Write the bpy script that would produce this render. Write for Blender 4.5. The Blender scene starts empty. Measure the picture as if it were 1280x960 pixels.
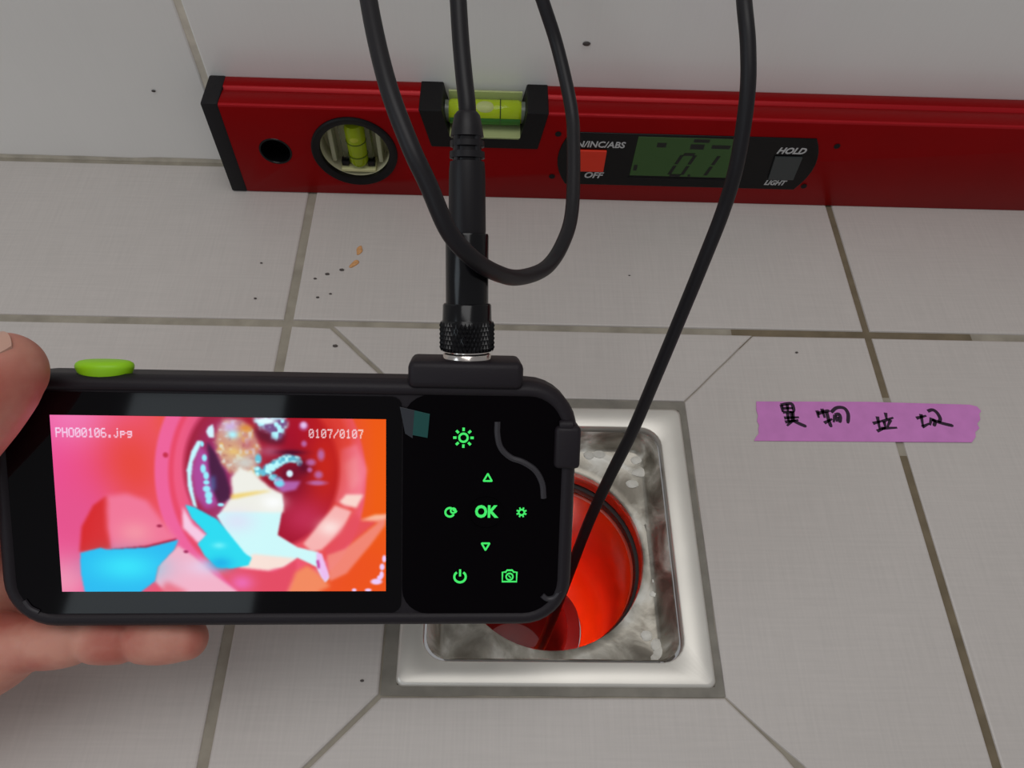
import bpy, bmesh, math, random
import numpy as np
from mathutils import Matrix, Vector, Euler

# ------------------------------------------------------------------ camera, world, lights, exposure
SC = bpy.context.scene
COL = SC.collection
SC.view_settings.view_transform = 'Standard'
SC.view_settings.look = 'None'
SC.view_settings.exposure = 0.0
SC.view_settings.gamma = 1.0
SC.view_settings.use_curve_mapping = False

cd = bpy.data.cameras.new('camera')
cd.sensor_fit = 'HORIZONTAL'
cd.sensor_width = 36.0
cd.lens = 957.2 * 36.0 / 1280.0
cd.clip_start = 0.01
cam = bpy.data.objects.new('camera', cd)
COL.objects.link(cam)
cam.location = (0.1034, -0.34788, 0.31891)
cam.rotation_euler = (0.55649, -0.03447, -0.00018)
SC.camera = cam

wd = bpy.data.worlds.new('room_light')
SC.world = wd
wd.use_nodes = True
wbg = wd.node_tree.nodes['Background']
wbg.inputs[0].default_value = (0.235, 0.235, 0.240, 1)
wbg.inputs[1].default_value = 1.0


def area_light(name, loc, target, size, size_y, power, color):
    ld = bpy.data.lights.new(name, 'AREA')
    ld.shape = 'RECTANGLE'
    ld.size = size
    ld.size_y = size_y
    ld.energy = power
    ld.color = color
    o = bpy.data.objects.new(name, ld)
    COL.objects.link(o)
    o.location = loc
    o.rotation_euler = (Vector(target) - Vector(loc)).to_track_quat('-Z', 'Y').to_euler()
    return o


area_light('ceiling_lamp', (0.05, -0.25, 2.3), (0.1, -0.1, 0), 1.5, 1.2, 15.5, (1.0, 0.985, 0.965))
area_light('window_daylight', (-1.7, -0.9, 1.3), (0.1, -0.05, 0.05), 0.8, 1.0, 5.0, (0.80, 0.92, 1.0))
area_light('small_window_daylight', (-0.60, -2.0, 1.17), (-0.60, 0.0, 1.17), 0.46, 0.74, 2.5, (0.82, 0.93, 1.0))

# ------------------------------------------------------------------ helpers
rnd = random.Random(4)


def lin(c):
    r = []
    for v in c[:3]:
        v = v / 255.0
        r.append(v / 12.92 if v <= 0.04045 else ((v + 0.055) / 1.055) ** 2.4)
    return tuple(r) + (1.0,)


def mat(name, rgb, rough=0.5, metal=0.0, spec=0.5, emit=None, estr=1.0, trans=0.0, ior=1.45,
        var=0.0, vscale=60.0, bump=0.0, bscale=400.0, sss=0.0, coat=0.0, alpha=1.0):
    m = bpy.data.materials.new(name)
    m.use_nodes = True
    nt = m.node_tree
    b = nt.nodes['Principled BSDF']
    base = lin(rgb)
    b.inputs['Base Color'].default_value = base
    b.inputs['Roughness'].default_value = rough
    b.inputs['Metallic'].default_value = metal
    b.inputs['Specular IOR Level'].default_value = spec
    b.inputs['IOR'].default_value = ior
    b.inputs['Transmission Weight'].default_value = trans
    b.inputs['Coat Weight'].default_value = coat
    b.inputs['Alpha'].default_value = alpha
    if sss:
        b.inputs['Subsurface Weight'].default_value = sss
        b.inputs['Subsurface Radius'].default_value = (0.006, 0.002, 0.001)
        b.inputs['Subsurface Scale'].default_value = 0.4
    if emit is not None:
        b.inputs['Emission Color'].default_value = lin(emit)
        b.inputs['Emission Strength'].default_value = estr
    tc = nt.nodes.new('ShaderNodeTexCoord')
    if var:
        n = nt.nodes.new('ShaderNodeTexNoise')
        n.inputs['Scale'].default_value = vscale
        n.inputs['Detail'].default_value = 4
        nt.links.new(tc.outputs['Object'], n.inputs['Vector'])
        mr = nt.nodes.new('ShaderNodeMapRange')
        mr.inputs['From Min'].default_value = 0.3
        mr.inputs['From Max'].default_value = 0.7
        mr.inputs['To Min'].default_value = 1 - var
        mr.inputs['To Max'].default_value = 1 + var
        nt.links.new(n.outputs['Fac'], mr.inputs['Value'])
        mx = nt.nodes.new('ShaderNodeVectorMath')
        mx.operation = 'SCALE'
        mx.inputs[0].default_value = base[:3]
        nt.links.new(mr.outputs['Result'], mx.inputs['Scale'])
        nt.links.new(mx.outputs['Vector'], b.inputs['Base Color'])
    if bump:
        n2 = nt.nodes.new('ShaderNodeTexNoise')
        n2.inputs['Scale'].default_value = bscale
        n2.inputs['Detail'].default_value = 3
        nt.links.new(tc.outputs['Object'], n2.inputs['Vector'])
        bp = nt.nodes.new('ShaderNodeBump')
        bp.inputs['Strength'].default_value = bump
        bp.inputs['Distance'].default_value = 0.0005
        nt.links.new(n2.outputs['Fac'], bp.inputs['Height'])
        nt.links.new(bp.outputs['Normal'], b.inputs['Normal'])
    return m


ROOT = {}          # object -> world matrix of the thing it belongs to


def thing(name, M, label, cat, group=None):
    o = bpy.data.objects.new(name, None)
    o.empty_display_size = 0.01
    COL.objects.link(o)
    o.matrix_world = M
    ROOT[o.name] = M.copy()
    o['label'] = label
    o['category'] = cat
    if group:
        o['group'] = group
    return o


def obj(name, bm, m, parent=None, smooth=False, world=True, label=None):
    """link a bmesh as one mesh object; world=True: bm is in world space, else in the thing's own space"""
    if parent is not None and world:
        bm.transform(ROOT[parent.name].inverted())
    bmesh.ops.recalc_face_normals(bm, faces=bm.faces[:])
    me = bpy.data.meshes.new(name)
    bm.to_mesh(me)
    bm.free()
    if m is not None:
        me.materials.append(m)
    if smooth:
        for p in me.polygons:
            p.use_smooth = True
        me.set_sharp_from_angle(angle=math.radians(40))
    o = bpy.data.objects.new(name, me)
    COL.objects.link(o)
    if parent is not None:
        o.parent = parent
        ROOT[o.name] = ROOT[parent.name]
    else:
        ROOT[o.name] = Matrix.Identity(4)
    if label:
        o['label'] = label
    return o


def tag(o, label, cat, group=None, kind=None):
    if label:
        o['label'] = label
    if cat:
        o['category'] = cat
    if group:
        o['group'] = group
    if kind:
        o['kind'] = kind
    return o


def origin_to(o, p):
    """give a top-level mesh its origin at p"""
    o.data.transform(Matrix.Translation(-Vector(p)))
    o.location = p


def loft(bm, loops, cap0=True, cap1=True, closed=True):
    vs = [[bm.verts.new(p) for p in lp] for lp in loops]
    n = len(vs[0])
    for a, b in zip(vs[:-1], vs[1:]):
        for i in range(n if closed else n - 1):
            j = (i + 1) % n
            bm.faces.new((a[i], a[j], b[j], b[i]))
    if cap0:
        bm.faces.new(vs[0][::-1])
    if cap1:
        bm.faces.new(vs[-1])
    return bm


def rrect(x0, x1, y0, y1, r, n=6):
    pts = []
    for cx, cy, a0 in ((x1 - r, y1 - r, 0), (x0 + r, y1 - r, 90), (x0 + r, y0 + r, 180), (x1 - r, y0 + r, 270)):
        for k in range(n + 1):
            a = math.radians(a0 + 90 * k / n)
            pts.append((cx + r * math.cos(a), cy + r * math.sin(a)))
    return pts


def box(bm, x0, x1, y0, y1, z0, z1, bev=0.0, seg=2):
    r = bmesh.ops.create_cube(bm, size=1.0)
    for v in r['verts']:
        v.co = Vector(((x0 + x1) / 2 + v.co.x * (x1 - x0), (y0 + y1) / 2 + v.co.y * (y1 - y0), (z0 + z1) / 2 + v.co.z * (z1 - z0)))
    if bev:
        es = list({e for v in r['verts'] for e in v.link_edges})
        bmesh.ops.bevel(bm, geom=es, offset=bev, segments=seg, affect='EDGES', profile=0.5)
    return bm


def poly_offset(pts, d):
    """inward offset of a counter-clockwise polygon"""
    n = len(pts)
    out = []
    for i in range(n):
        a, b, c = Vector(pts[i - 1]), Vector(pts[i]), Vector(pts[(i + 1) % n])
        e1, e2 = (b - a).normalized(), (c - b).normalized()
        n1, n2 = Vector((-e1.y, e1.x)), Vector((-e2.y, e2.x))
        m = n1 + n2
        k = max(m.length_squared, 0.3)
        m = m * (2.0 / k)
        if m.length > 2.5:
            m = m.normalized() * 2.5
        out.append(tuple(b + m * d))
    return out


def ccw(pts):
    s = sum(pts[i - 1][0] * pts[i][1] - pts[i][0] * pts[i - 1][1] for i in range(len(pts)))
    return pts if s > 0 else pts[::-1]


def slab(bm, pts, z0, z1, bev, plane='xy'):
    """prism of polygon pts with a small bevel at its top; plane 'xy' (up = z) or 'xz' (front = -y, z0/z1 are depths)"""
    pts = ccw(pts)
    ins = poly_offset(pts, bev)
    ins2 = poly_offset(pts, bev * 0.3)
    s = 1 if z1 > z0 else -1
    lo = [(pts, z0), (pts, z1 - s * bev), (ins2, z1 - s * bev * 0.3), (ins, z1)]
    if plane == 'xy':
        loops = [[(p[0], p[1], z) for p in q] for q, z in lo]
    else:
        loops = [[(p[0], z, p[1]) for p in q] for q, z in lo]
    return loft(bm, loops)


def lathe(bm, prof, M, n=48, cap0=False, cap1=False):
    """revolve (r, h) about the local z axis of M"""
    loops = []
    for r, h in prof:
        loops.append([M @ Vector((r * math.cos(2 * math.pi * k / n), r * math.sin(2 * math.pi * k / n), h)) for k in range(n)])
    return loft(bm, loops, cap0, cap1)


def catmull(pts, n=8):
    P = [Vector(p) for p in pts]
    P = [P[0] * 2 - P[1]] + P + [P[-1] * 2 - P[-2]]
    out = []
    for i in range(1, len(P) - 2):
        p0, p1, p2, p3 = P[i - 1:i + 3]
        for k in range(n):
            t = k / n
            out.append(0.5 * ((2 * p1) + (p2 - p0) * t + (2 * p0 - 5 * p1 + 4 * p2 - p3) * t * t + (3 * p1 - p0 - 3 * p2 + p3) * t ** 3))
    out.append(P[-2])
    return out


def tube(bm, pts, rad, n=16, cap=True, flat=None):
    """swept tube with parallel-transported frame; rad: float or list"""
    P = [Vector(p) for p in pts]
    R = rad if isinstance(rad, (list, tuple)) else [rad] * len(P)
    t = (P[1] - P[0]).normalized()
    u = t.orthogonal().normalized()
    loops = []
    for i, p in enumerate(P):
        a = P[max(i - 1, 0)]
        b = P[min(i + 1, len(P) - 1)]
        t = (b - a).normalized()
        u = (u - t * u.dot(t)).normalized()
        w = t.cross(u)
        loops.append([p + (u * math.cos(2 * math.pi * k / n) + w * math.sin(2 * math.pi * k / n)) * R[i] for k in range(n)])
    return loft(bm, loops, cap, cap)


def ball(bm, c, r, s=(1, 1, 1), sub=3, M=None):
    q = bmesh.ops.create_icosphere(bm, subdivisions=sub, radius=r)
    for v in q['verts']:
        v.co = Vector((v.co.x * s[0], v.co.y * s[1], v.co.z * s[2]))
        if M is not None:
            v.co = M @ v.co
        v.co += Vector(c)
    return bm


def ribbon(bm, pts, w, z0, z1, closed=False):
    """flat stroke of width w in the xy plane, from z0 to z1"""
    P = [Vector(p) for p in pts]
    n = len(P)
    W = w if isinstance(w, (list, tuple)) else [w] * n
    L, Rr = [], []
    for i in range(n):
        if closed:
            a, b = P[i - 1], P[(i + 1) % n]
        else:
            a, b = P[max(i - 1, 0)], P[min(i + 1, n - 1)]
        t = (b - a).normalized()
        nn = Vector((-t.y, t.x))
        L.append(P[i] + nn * W[i] / 2)
        Rr.append(P[i] - nn * W[i] / 2)
    rows = []
    for i in range(n):
        rows.append([bm.verts.new((L[i].x, L[i].y, z1)), bm.verts.new((Rr[i].x, Rr[i].y, z1)),
                     bm.verts.new((Rr[i].x, Rr[i].y, z0)), bm.verts.new((L[i].x, L[i].y, z0))])
    for i in range(n if closed else n - 1):
        a, b = rows[i], rows[(i + 1) % n]
        for k in range(4):
            j = (k + 1) % 4
            bm.faces.new((a[k], a[j], b[j], b[k]))
    if not closed:
        bm.faces.new(rows[0][::-1])
        bm.faces.new(rows[-1])
    return bm


def text_bm(s, size, shear=0.0, extrude=0.0001, sx=1.0, bold=0.0):
    cu = bpy.data.curves.new('lettering', 'FONT')
    cu.body = s
    cu.size = size
    cu.shear = shear
    cu.extrude = extrude
    cu.offset = bold
    cu.align_x = 'CENTER'
    cu.align_y = 'CENTER'
    cu.resolution_u = 3
    o = bpy.data.objects.new('lettering', cu)
    COL.objects.link(o)
    dg = bpy.context.evaluated_depsgraph_get()
    me = bpy.data.meshes.new_from_object(o.evaluated_get(dg))
    bm = bmesh.new()
    bm.from_mesh(me)
    bpy.data.objects.remove(o)
    bpy.data.meshes.remove(me)
    bpy.data.curves.remove(cu)
    if sx != 1.0:
        bmesh.ops.scale(bm, vec=(sx, 1, 1), verts=bm.verts[:])
    return bm


def boolean(bm, cutters, op='DIFFERENCE'):
    def tmp(b):
        bmesh.ops.recalc_face_normals(b, faces=b.faces[:])
        me = bpy.data.meshes.new('tmp')
        b.to_mesh(me)
        b.free()
        o = bpy.data.objects.new('tmp', me)
        COL.objects.link(o)
        return o
    a = tmp(bm)
    cs = [tmp(c) for c in cutters]
    for c in cs:
        md = a.modifiers.new('b', 'BOOLEAN')
        md.operation = op
        md.object = c
        md.solver = 'EXACT'
    dg = bpy.context.evaluated_depsgraph_get()
    me = bpy.data.meshes.new_from_object(a.evaluated_get(dg))
    out = bmesh.new()
    out.from_mesh(me)
    for o in [a] + cs:
        m = o.data
        bpy.data.objects.remove(o)
        bpy.data.meshes.remove(m)
    bpy.data.meshes.remove(me)
    return out


# ------------------------------------------------------------------ materials of the room
def tile_mat(name, rgb, rough, weave, seedoff=0.0):
    m = mat(name, rgb, rough, spec=0.5)
    nt = m.node_tree
    b = nt.nodes['Principled BSDF']
    tc = nt.nodes.new('ShaderNodeTexCoord')
    base = lin(rgb)

    def noise(scale, vec, detail=3):
        mp = nt.nodes.new('ShaderNodeMapping')
        mp.inputs['Scale'].default_value = vec
        mp.inputs['Location'].default_value = (seedoff, seedoff * 2, 0)
        nt.links.new(tc.outputs['Object'], mp.inputs['Vector'])
        n = nt.nodes.new('ShaderNodeTexNoise')
        n.inputs['Scale'].default_value = scale
        n.inputs['Detail'].default_value = detail
        nt.links.new(mp.outputs['Vector'], n.inputs['Vector'])
        return n.outputs['Fac']

    def math_(op, a, bb):
        k = nt.nodes.new('ShaderNodeMath')
        k.operation = op
        for i, v in enumerate((a, bb)):
            if isinstance(v, (int, float)):
                k.inputs[i].default_value = v
            else:
                nt.links.new(v, k.inputs[i])
        return k.outputs[0]
    w1 = noise(1.0, (35, 900, 1))
    w2 = noise(1.0, (900, 35, 1))
    big = noise(9.0, (1, 1, 1), 4)
    s = math_('ADD', math_('MULTIPLY', math_('ADD', w1, w2), weave), math_('MULTIPLY', big, 0.10))
    s = math_('ADD', s, 1.0 - weave - 0.05)
    mx = nt.nodes.new('ShaderNodeVectorMath')
    mx.operation = 'SCALE'
    mx.inputs[0].default_value = base[:3]
    nt.links.new(s, mx.inputs['Scale'])
    nt.links.new(mx.outputs['Vector'], b.inputs['Base Color'])
    return m


M_FLOOR = tile_mat('floor_tile_glaze', (197, 190, 185), 0.42, 0.15)
M_WALL = tile_mat('wall_tile_glaze', (238, 236, 232), 0.16, 0.04, 3.0)


def grout_mat(name, light, dark, boxes):
    """grout with missing or dirty stretches: dark inside the given (x0,x1,y0,y1) stretches"""
    m = mat(name, light, 0.9, spec=0.2)
    nt = m.node_tree
    b = nt.nodes['Principled BSDF']
    g = nt.nodes.new('ShaderNodeNewGeometry')
    sp = nt.nodes.new('ShaderNodeSeparateXYZ')
    nt.links.new(g.outputs['Position'], sp.inputs[0])

    def cmp(op, v, t):
        k = nt.nodes.new('ShaderNodeMath')
        k.operation = op
        nt.links.new(v, k.inputs[0])
        if isinstance(t, float):
            k.inputs[1].default_value = t
        else:
            nt.links.new(t, k.inputs[1])
        return k.outputs[0]
    tot = None
    for x0, x1, y0, y1 in boxes:
        a = cmp('MULTIPLY', cmp('GREATER_THAN', sp.outputs[0], x0), cmp('LESS_THAN', sp.outputs[0], x1))
        c = cmp('MULTIPLY', cmp('GREATER_THAN', sp.outputs[1], y0), cmp('LESS_THAN', sp.outputs[1], y1))
        r = cmp('MULTIPLY', a, c)
        tot = r if tot is None else cmp('MAXIMUM', tot, r)
    n = nt.nodes.new('ShaderNodeTexNoise')
    n.inputs['Scale'].default_value = 90
    n.inputs['Detail'].default_value = 5
    nt.links.new(g.outputs['Position'], n.inputs['Vector'])
    mx = nt.nodes.new('ShaderNodeMix')
    mx.data_type = 'RGBA'
    mx.inputs[6].default_value = lin(light)
    mx.inputs[7].default_value = lin(dark)
    if tot is not None:
        nt.links.new(tot, mx.inputs[0])
    else:
        mx.inputs[0].default_value = 0
    m2 = nt.nodes.new('ShaderNodeMix')
    m2.data_type = 'RGBA'
    m2.blend_type = 'MULTIPLY'
    m2.inputs[0].default_value = 0.75
    nt.links.new(mx.outputs[2], m2.inputs[6])
    nt.links.new(n.outputs['Color'], m2.inputs[7])
    cr = nt.nodes.new('ShaderNodeMapRange')
    cr.inputs['From Min'].default_value = 0.3
    cr.inputs['From Max'].default_value = 0.7
    cr.inputs['To Min'].default_value = 0.65
    cr.inputs['To Max'].default_value = 1.05
    nt.links.new(n.outputs['Fac'], cr.inputs['Value'])
    nt.links.new(cr.outputs[0], m2.inputs[7])
    nt.links.new(m2.outputs[2], b.inputs['Base Color'])
    return m


M_GROUT = grout_mat('floor_grout', (166, 158, 144), (126, 113, 93),
                    [(0.29, 0.31, -0.153, 0.01), (0.2285, 0.3555, -0.125, -0.105), (0.29, 0.31, -0.6, -0.185)])
M_WGROUT = grout_mat('wall_grout', (228, 220, 204), (120, 110, 92), [])

# ------------------------------------------------------------------ floor: grout bed and tiles
G = 0.115
DX0, DX1, DY0, DY1 = 0.0629, 0.1987, -0.2933, -0.1575      # the opening around the drain
bm = bmesh.new()
for x0, x1, y0, y1 in ((-0.62, 0.0692, -0.73, 0.02), (0.1951, 0.92, -0.73, 0.02),
                       (0.0692, 0.1951, -0.73, -0.2892), (0.0692, 0.1951, -0.1628, 0.02)):
    box(bm, x0, x1, y0, y1, -0.03, -0.0009)
floor = obj('floor', bm, M_GROUT)
floor['kind'] = 'structure'


def tile(parent, pts, m, z0=-0.009, z1=0.0, bev=0.0009, plane='xy'):
    b = bmesh.new()
    slab(b, pts, z0, z1, bev, plane)
    o = obj('tile', b, m, parent)
    o['kind'] = 'structure'
    return o


def rough_line(a, b, n, amp, seed):
    r = random.Random(seed)
    a, b = Vector(a), Vector(b)
    d = b - a
    nn = Vector((-d.y, d.x)).normalized()
    return [tuple(a + d * (k / n) + nn * (r.uniform(-amp, amp) if 0 < k < n else 0)) for k in range(n + 1)]


cols = [-0.6, -0.3, 0.0, 0.3, 0.6, 0.9]
hw = {-0.6: 0.002, -0.3: 0.002, 0.0: 0.0023, 0.3: 0.0018, 0.6: 0.002, 0.9: 0.002}
gh = 0.0021
for i in range(5):
    x0, x1 = cols[i] + hw[cols[i]], cols[i + 1] - hw[cols[i + 1]]
    zt = rnd.uniform(-0.0002, 0.0002)
    tile(floor, [(x0, -G + gh), (x1, -G + gh), (x1, -0.0025), (x0, -0.0025)], M_FLOOR, z1=zt)
    for y0, y1 in ((-G - .3 + .002, -G - gh), (-G - .6 + .002, -G - .3 - .002)):
        if i == 2 and y1 > -0.2:
            continue
        tile(floor, [(x0, y0), (x1, y0), (x1, y1), (x0, y1)], M_FLOOR, z1=rnd.uniform(-0.0003, 0.0002))
# the tile around the drain, cut along four mitres
X0, X1, Y0, Y1 = 0.0023, 0.2982, -0.413, -G - gh
c = 0.0007
tl, tr = (DX0 - (Y1 - DY1), Y1), (DX1 + (Y1 - DY1), Y1)
br, bl = (X1, DY0 - (X1 - DX1)), (X0, DY0 - (DX0 - X0))
mit_tr = rough_line((DX1, DY1), tr, 5, 0.0003, 3)
mit_tl = rough_line((DX0, DY1), tl, 5, 0.0002, 4)
mit_bl = rough_line((DX0, DY0), bl, 6, 0.0003, 5)


def shift(pts, dx, dy):
    return [(p[0] + dx, p[1] + dy) for p in pts]


# chipped lower right mitre: the two tile edges part in the middle
d = 0.7071
brk = [(0, 0.0002, 0.0002), (0.06, 0.0004, 0.0003), (0.13, 0.0006, 0.0004), (0.2, 0.0012, 0.0006), (0.25, 0.0017, 0.0016), (0.31, 0.0016, 0.0014),
       (0.35, 0.0018, 0.001), (0.365, 0.0004, 0.0008), (0.45, 0.0009, 0.0008), (0.6, 0.0014, 0.001), (0.8, 0.0012, 0.001), (1.0, 0.001, 0.001)]
ll = (X1 - DX1)
up = [(DX1 + t * ll + a * d, DY0 - t * ll + a * d) for t, a, bb in brk]
dn = [(DX1 + t * ll - bb * d, DY0 - t * ll - bb * d) for t, a, bb in brk]
tile(floor, shift(mit_tl, 0.0007, 0.0007)[::-1] + shift(mit_tr, -0.0001, 0.0001), M_FLOOR, z1=0.0001)
tile(floor, shift(mit_tr, 0.0001, -0.0002)[::-1] + up[:-1] + [(X1, up[-1][1]), (X1, Y1)], M_FLOOR, z1=0.0)
tile(floor, dn[::-1] + shift(mit_bl, 0.0006, -0.0006) + [(X0, Y0), (X1, Y0)], M_FLOOR, z1=-0.0001)
tile(floor, shift(mit_bl, -0.0006, 0.0006)[::-1] + shift(mit_tl, -0.0007, -0.0007) + [(X0, Y1)], M_FLOOR, z1=0.0002)

# mortar bed around the drain
bm = bmesh.new()
ra = random.Random(21)


def wob(x0, x1, y0, y1, a, n=14):
    P4 = [(x0, y0), (x1, y0), (x1, y1), (x0, y1)]
    o = []
    for i in range(4):
        p, q2 = Vector(P4[i]), Vector(P4[(i + 1) % 4])
        for k in range(n):
            o.append(p + (q2 - p) * (k / n) + (Vector((ra.uniform(-a, a), ra.uniform(-a, a))) if k else Vector((0, 0))))
    return o


inn = wob(0.0690, 0.1953, -0.2894, -0.1626, 0)
out = wob(DX0 + .0001, DX1 - .0001, DY0 + .0001, DY1 - .0001, 0.0003)
loft(bm, [[(p.x, p.y, -0.004) for p in inn], [(p.x, p.y, -0.0005) for p in inn], [(p.x, p.y, -0.0006 + ra.uniform(0, .0003)) for p in out], [(p.x, p.y, -0.004) for p in out]], False, False)
o = obj('mortar', bm, grout_mat('grey_mortar', (142, 137, 128), (110, 104, 94), []), floor)
o['kind'] = 'structure'

# ------------------------------------------------------------------ wall: grout bed and tiles
bm = bmesh.new()
box(bm, -0.62, 0.92, 0.0006, 0.03, -0.03, 0.62)
wall = obj('wall_back', bm, M_WGROUT)
wall['kind'] = 'structure'
wx = [-0.648, -0.0488, 0.5512, 1.15]
for i in range(3):
    x0, x1 = max(wx[i] + .0017, -0.615), min(wx[i + 1] - .0017, 0.915)
    for z0, z1 in ((0.0014, 0.298), (0.302, 0.6)):
        low = rough_line((x0, z0), (x1, z0), 40, 0.0006 if z0 < .1 else 0, 11 + i)
        b = bmesh.new()
        slab(b, low + [(x1, z1), (x0, z1)], 0.008, 0.0 - 0.0002 * (i % 2), 0.0011, 'xz')
        o = obj('tile', b, M_WALL, wall)
        o['kind'] = 'structure'

# ------------------------------------------------------------------ floor drain
M_STEEL = mat('brushed_steel', (226, 222, 214), 0.42, metal=0.55, var=0.05, vscale=30)
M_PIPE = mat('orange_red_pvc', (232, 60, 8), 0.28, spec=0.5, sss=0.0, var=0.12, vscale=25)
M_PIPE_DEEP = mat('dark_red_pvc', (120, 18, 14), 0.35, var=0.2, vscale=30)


def basin_mat():
    m = mat('stained_steel_with_residue', (150, 145, 136), 0.4, metal=0.6)
    nt = m.node_tree
    b = nt.nodes['Principled BSDF']
    tc = nt.nodes.new('ShaderNodeTexCoord')
    n = nt.nodes.new('ShaderNodeTexNoise')
    n.inputs['Scale'].default_value = 62
    n.inputs['Detail'].default_value = 5
    n.inputs['Distortion'].default_value = 0.6
    nt.links.new(tc.outputs['Object'], n.inputs['Vector'])
    cr = nt.nodes.new('ShaderNodeValToRGB')
    e = cr.color_ramp.elements
    e[0].position, e[0].color = 0.36, lin((132, 126, 116))
    e[1].position, e[1].color = 0.70, lin((240, 238, 230))
    x = cr.color_ramp.elements.new(0.55)
    x.color = lin((186, 181, 170))
    nt.links.new(n.outputs['Fac'], cr.inputs[0])
    nt.links.new(cr.outputs[0], b.inputs['Base Color'])
    mr = nt.nodes.new('ShaderNodeMapRange')
    mr.inputs['From Min'].default_value = 0.45
    mr.inputs['From Max'].default_value = 0.65
    mr.inputs['To Min'].default_value = 0.75
    mr.inputs['To Max'].default_value = 0.1
    nt.links.new(n.outputs['Fac'], mr.inputs[0])
    nt.links.new(mr.outputs[0], b.inputs['Metallic'])
    bp = nt.nodes.new('ShaderNodeBump')
    bp.inputs['Strength'].default_value = 0.5
    bp.inputs['Distance'].default_value = 0.001
    nt.links.new(n.outputs['Fac'], bp.inputs['Height'])
    nt.links.new(bp.outputs['Normal'], b.inputs['Normal'])
    return m


M_BASIN = basin_mat()
DC = Vector((0.1313, -0.2270, 0))
drain = thing('floor_drain', Matrix.Translation((DC.x, DC.y, 0)),
              'square stainless steel floor drain with open red pipe inside, set in the mitred floor tile', 'drain')
FX0, FX1, FY0, FY1 = 0.0686, 0.1957, -0.2898, -0.1622
OX0, OX1, OY0, OY1 = 0.0784, 0.1846, -0.2803, -0.1730


def rl(x0, x1, y0, y1, r, z):
    return [(p[0], p[1], z) for p in rrect(x0, x1, y0, y1, r, 6)]


def even(pts, z):
    """outline with its long straight runs subdivided"""
    out = []
    for i in range(len(pts)):
        a, b_ = Vector(pts[i]), Vector(pts[(i + 1) % len(pts)])
        k = 14 if (b_ - a).length > 0.02 else 1
        out += [(*(a + (b_ - a) * (j / k)), z) for j in range(k)]
    return out


bm = bmesh.new()
loops = []
for ins, z, r in ((0, -0.012, 0.003), (0, -0.0003, 0.003), (0.0005, 0.0006, 0.003), (0.0014, 0.0010, 0.003)):
    loops.append(rl(FX0 + ins, FX1 - ins, FY0 + ins, FY1 - ins, r, z))
for ins, z, r in ((-0.0007, 0.0010, 0.0100), (-0.0002, 0.0007, 0.0097), (0, 0.0001, 0.0095), (0, -0.005, 0.0095)):
    loops.append(rl(OX0 + ins, OX1 - ins, OY0 + ins, OY1 - ins, r, z))
loft(bm, loops, False, False)
obj('frame', bm, M_STEEL, drain, smooth=True)
# the dish inside the frame
HC = Vector((0.1322, -0.2298, 0))
HR = 0.0424
bm = bmesh.new()
loops = []
for ins, near, z, r in ((0.0011, 0.0011, -0.0022, 0.009), (0.0014, 0.0014, -0.0018, 0.009), (0.0018, 0.0016, -0.0024, 0.009), (0.0056, 0.0019, -0.0136, 0.0065), (0.0062, 0.0022, -0.0146, 0.006), (0.0074, 0.0030, -0.0152, 0.005)):
    loops.append(even(rrect(OX0 + ins, OX1 - ins, OY0 + near, OY1 - ins * 0.55 - near * 0.45, r, 6), z))
for k, (r, z) in enumerate(((HR + 0.004, -0.0155), (HR + 0.0012, -0.0156), (HR + 0.0002, -0.0162), (HR, -0.019))):
    lp = []
    for p in loops[5]:
        a = math.atan2(p[1] - HC.y, p[0] - HC.x)
        lp.append((HC.x + r * math.cos(a), HC.y + r * math.sin(a), z))
    loops.append(lp)
loft(bm, loops, False, False)
obj('dish', bm, M_BASIN, drain, smooth=True, label='dull steel dish with white residue around a round hole')
# white dried lumps
bm = bmesh.new()
r = random.Random(9)
for x, y, s in ((0.1795, -0.2735, .0022), (0.1770, -0.2700, .0016), (0.1760, -0.2755, .0014), (0.1780, -0.1890, .0020), (0.1725, -0.1950, .0013),
                (0.1525, -0.1800, .0016), (0.1575, -0.1795, .0013), (0.1785, -0.2480, .0011), (0.1790, -0.2420, .0009), (0.1728, -0.2660, .0012), (0.1755, -0.1825, .0012)):
    ball(bm, (x, y, -0.0152), s * 1.25, (1.3 + r.random(), 1 + r.random() * .6, 0.45), 2)
for v in bm.verts:
    v.co += Vector((r.uniform(-1, 1), r.uniform(-1, 1), r.uniform(-1, 1))) * 0.0002
o = obj('residue', bm, mat('dried_white_residue', (225, 222, 214), 0.6, var=0.1, vscale=300), drain, smooth=True)
o['kind'] = 'stuff'
# pipe socket, pipe and trap
T = Matrix.Translation((HC.x, HC.y, 0))
bm = bmesh.new()
lathe(bm, [(0.0465, -0.0168), (0.0430, -0.0168), (0.0426, -0.0172), (0.0424, -0.027), (0.0436, -0.0285), (0.0436, -0.0355), (0.0402, -0.0365), (0.0398, -0.0380),
           (0.0394, -0.125), (0.0380, -0.137), (0.0335, -0.147), (0.029, -0.151)], T, 64)
obj('pipe', bm, M_PIPE, drain, smooth=True, label='orange-red plastic drain pipe')
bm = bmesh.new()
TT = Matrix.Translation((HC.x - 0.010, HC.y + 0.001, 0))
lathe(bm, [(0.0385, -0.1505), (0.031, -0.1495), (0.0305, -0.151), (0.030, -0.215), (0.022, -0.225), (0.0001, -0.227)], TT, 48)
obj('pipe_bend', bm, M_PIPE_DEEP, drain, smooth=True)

bm = bmesh.new()
lathe(bm, [(0.0436, -0.0288), (0.0412, -0.0294), (0.0405, -0.0320), (0.0412, -0.0346), (0.0436, -0.0352)], T, 64)  # dark ring stands in for the shadow inside the socket groove
obj('groove_shade', bm, mat('dark_groove_shade', (26, 14, 14), 0.5), drain, smooth=True, label='dark ring painting the shade in the pipe socket groove')

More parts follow.
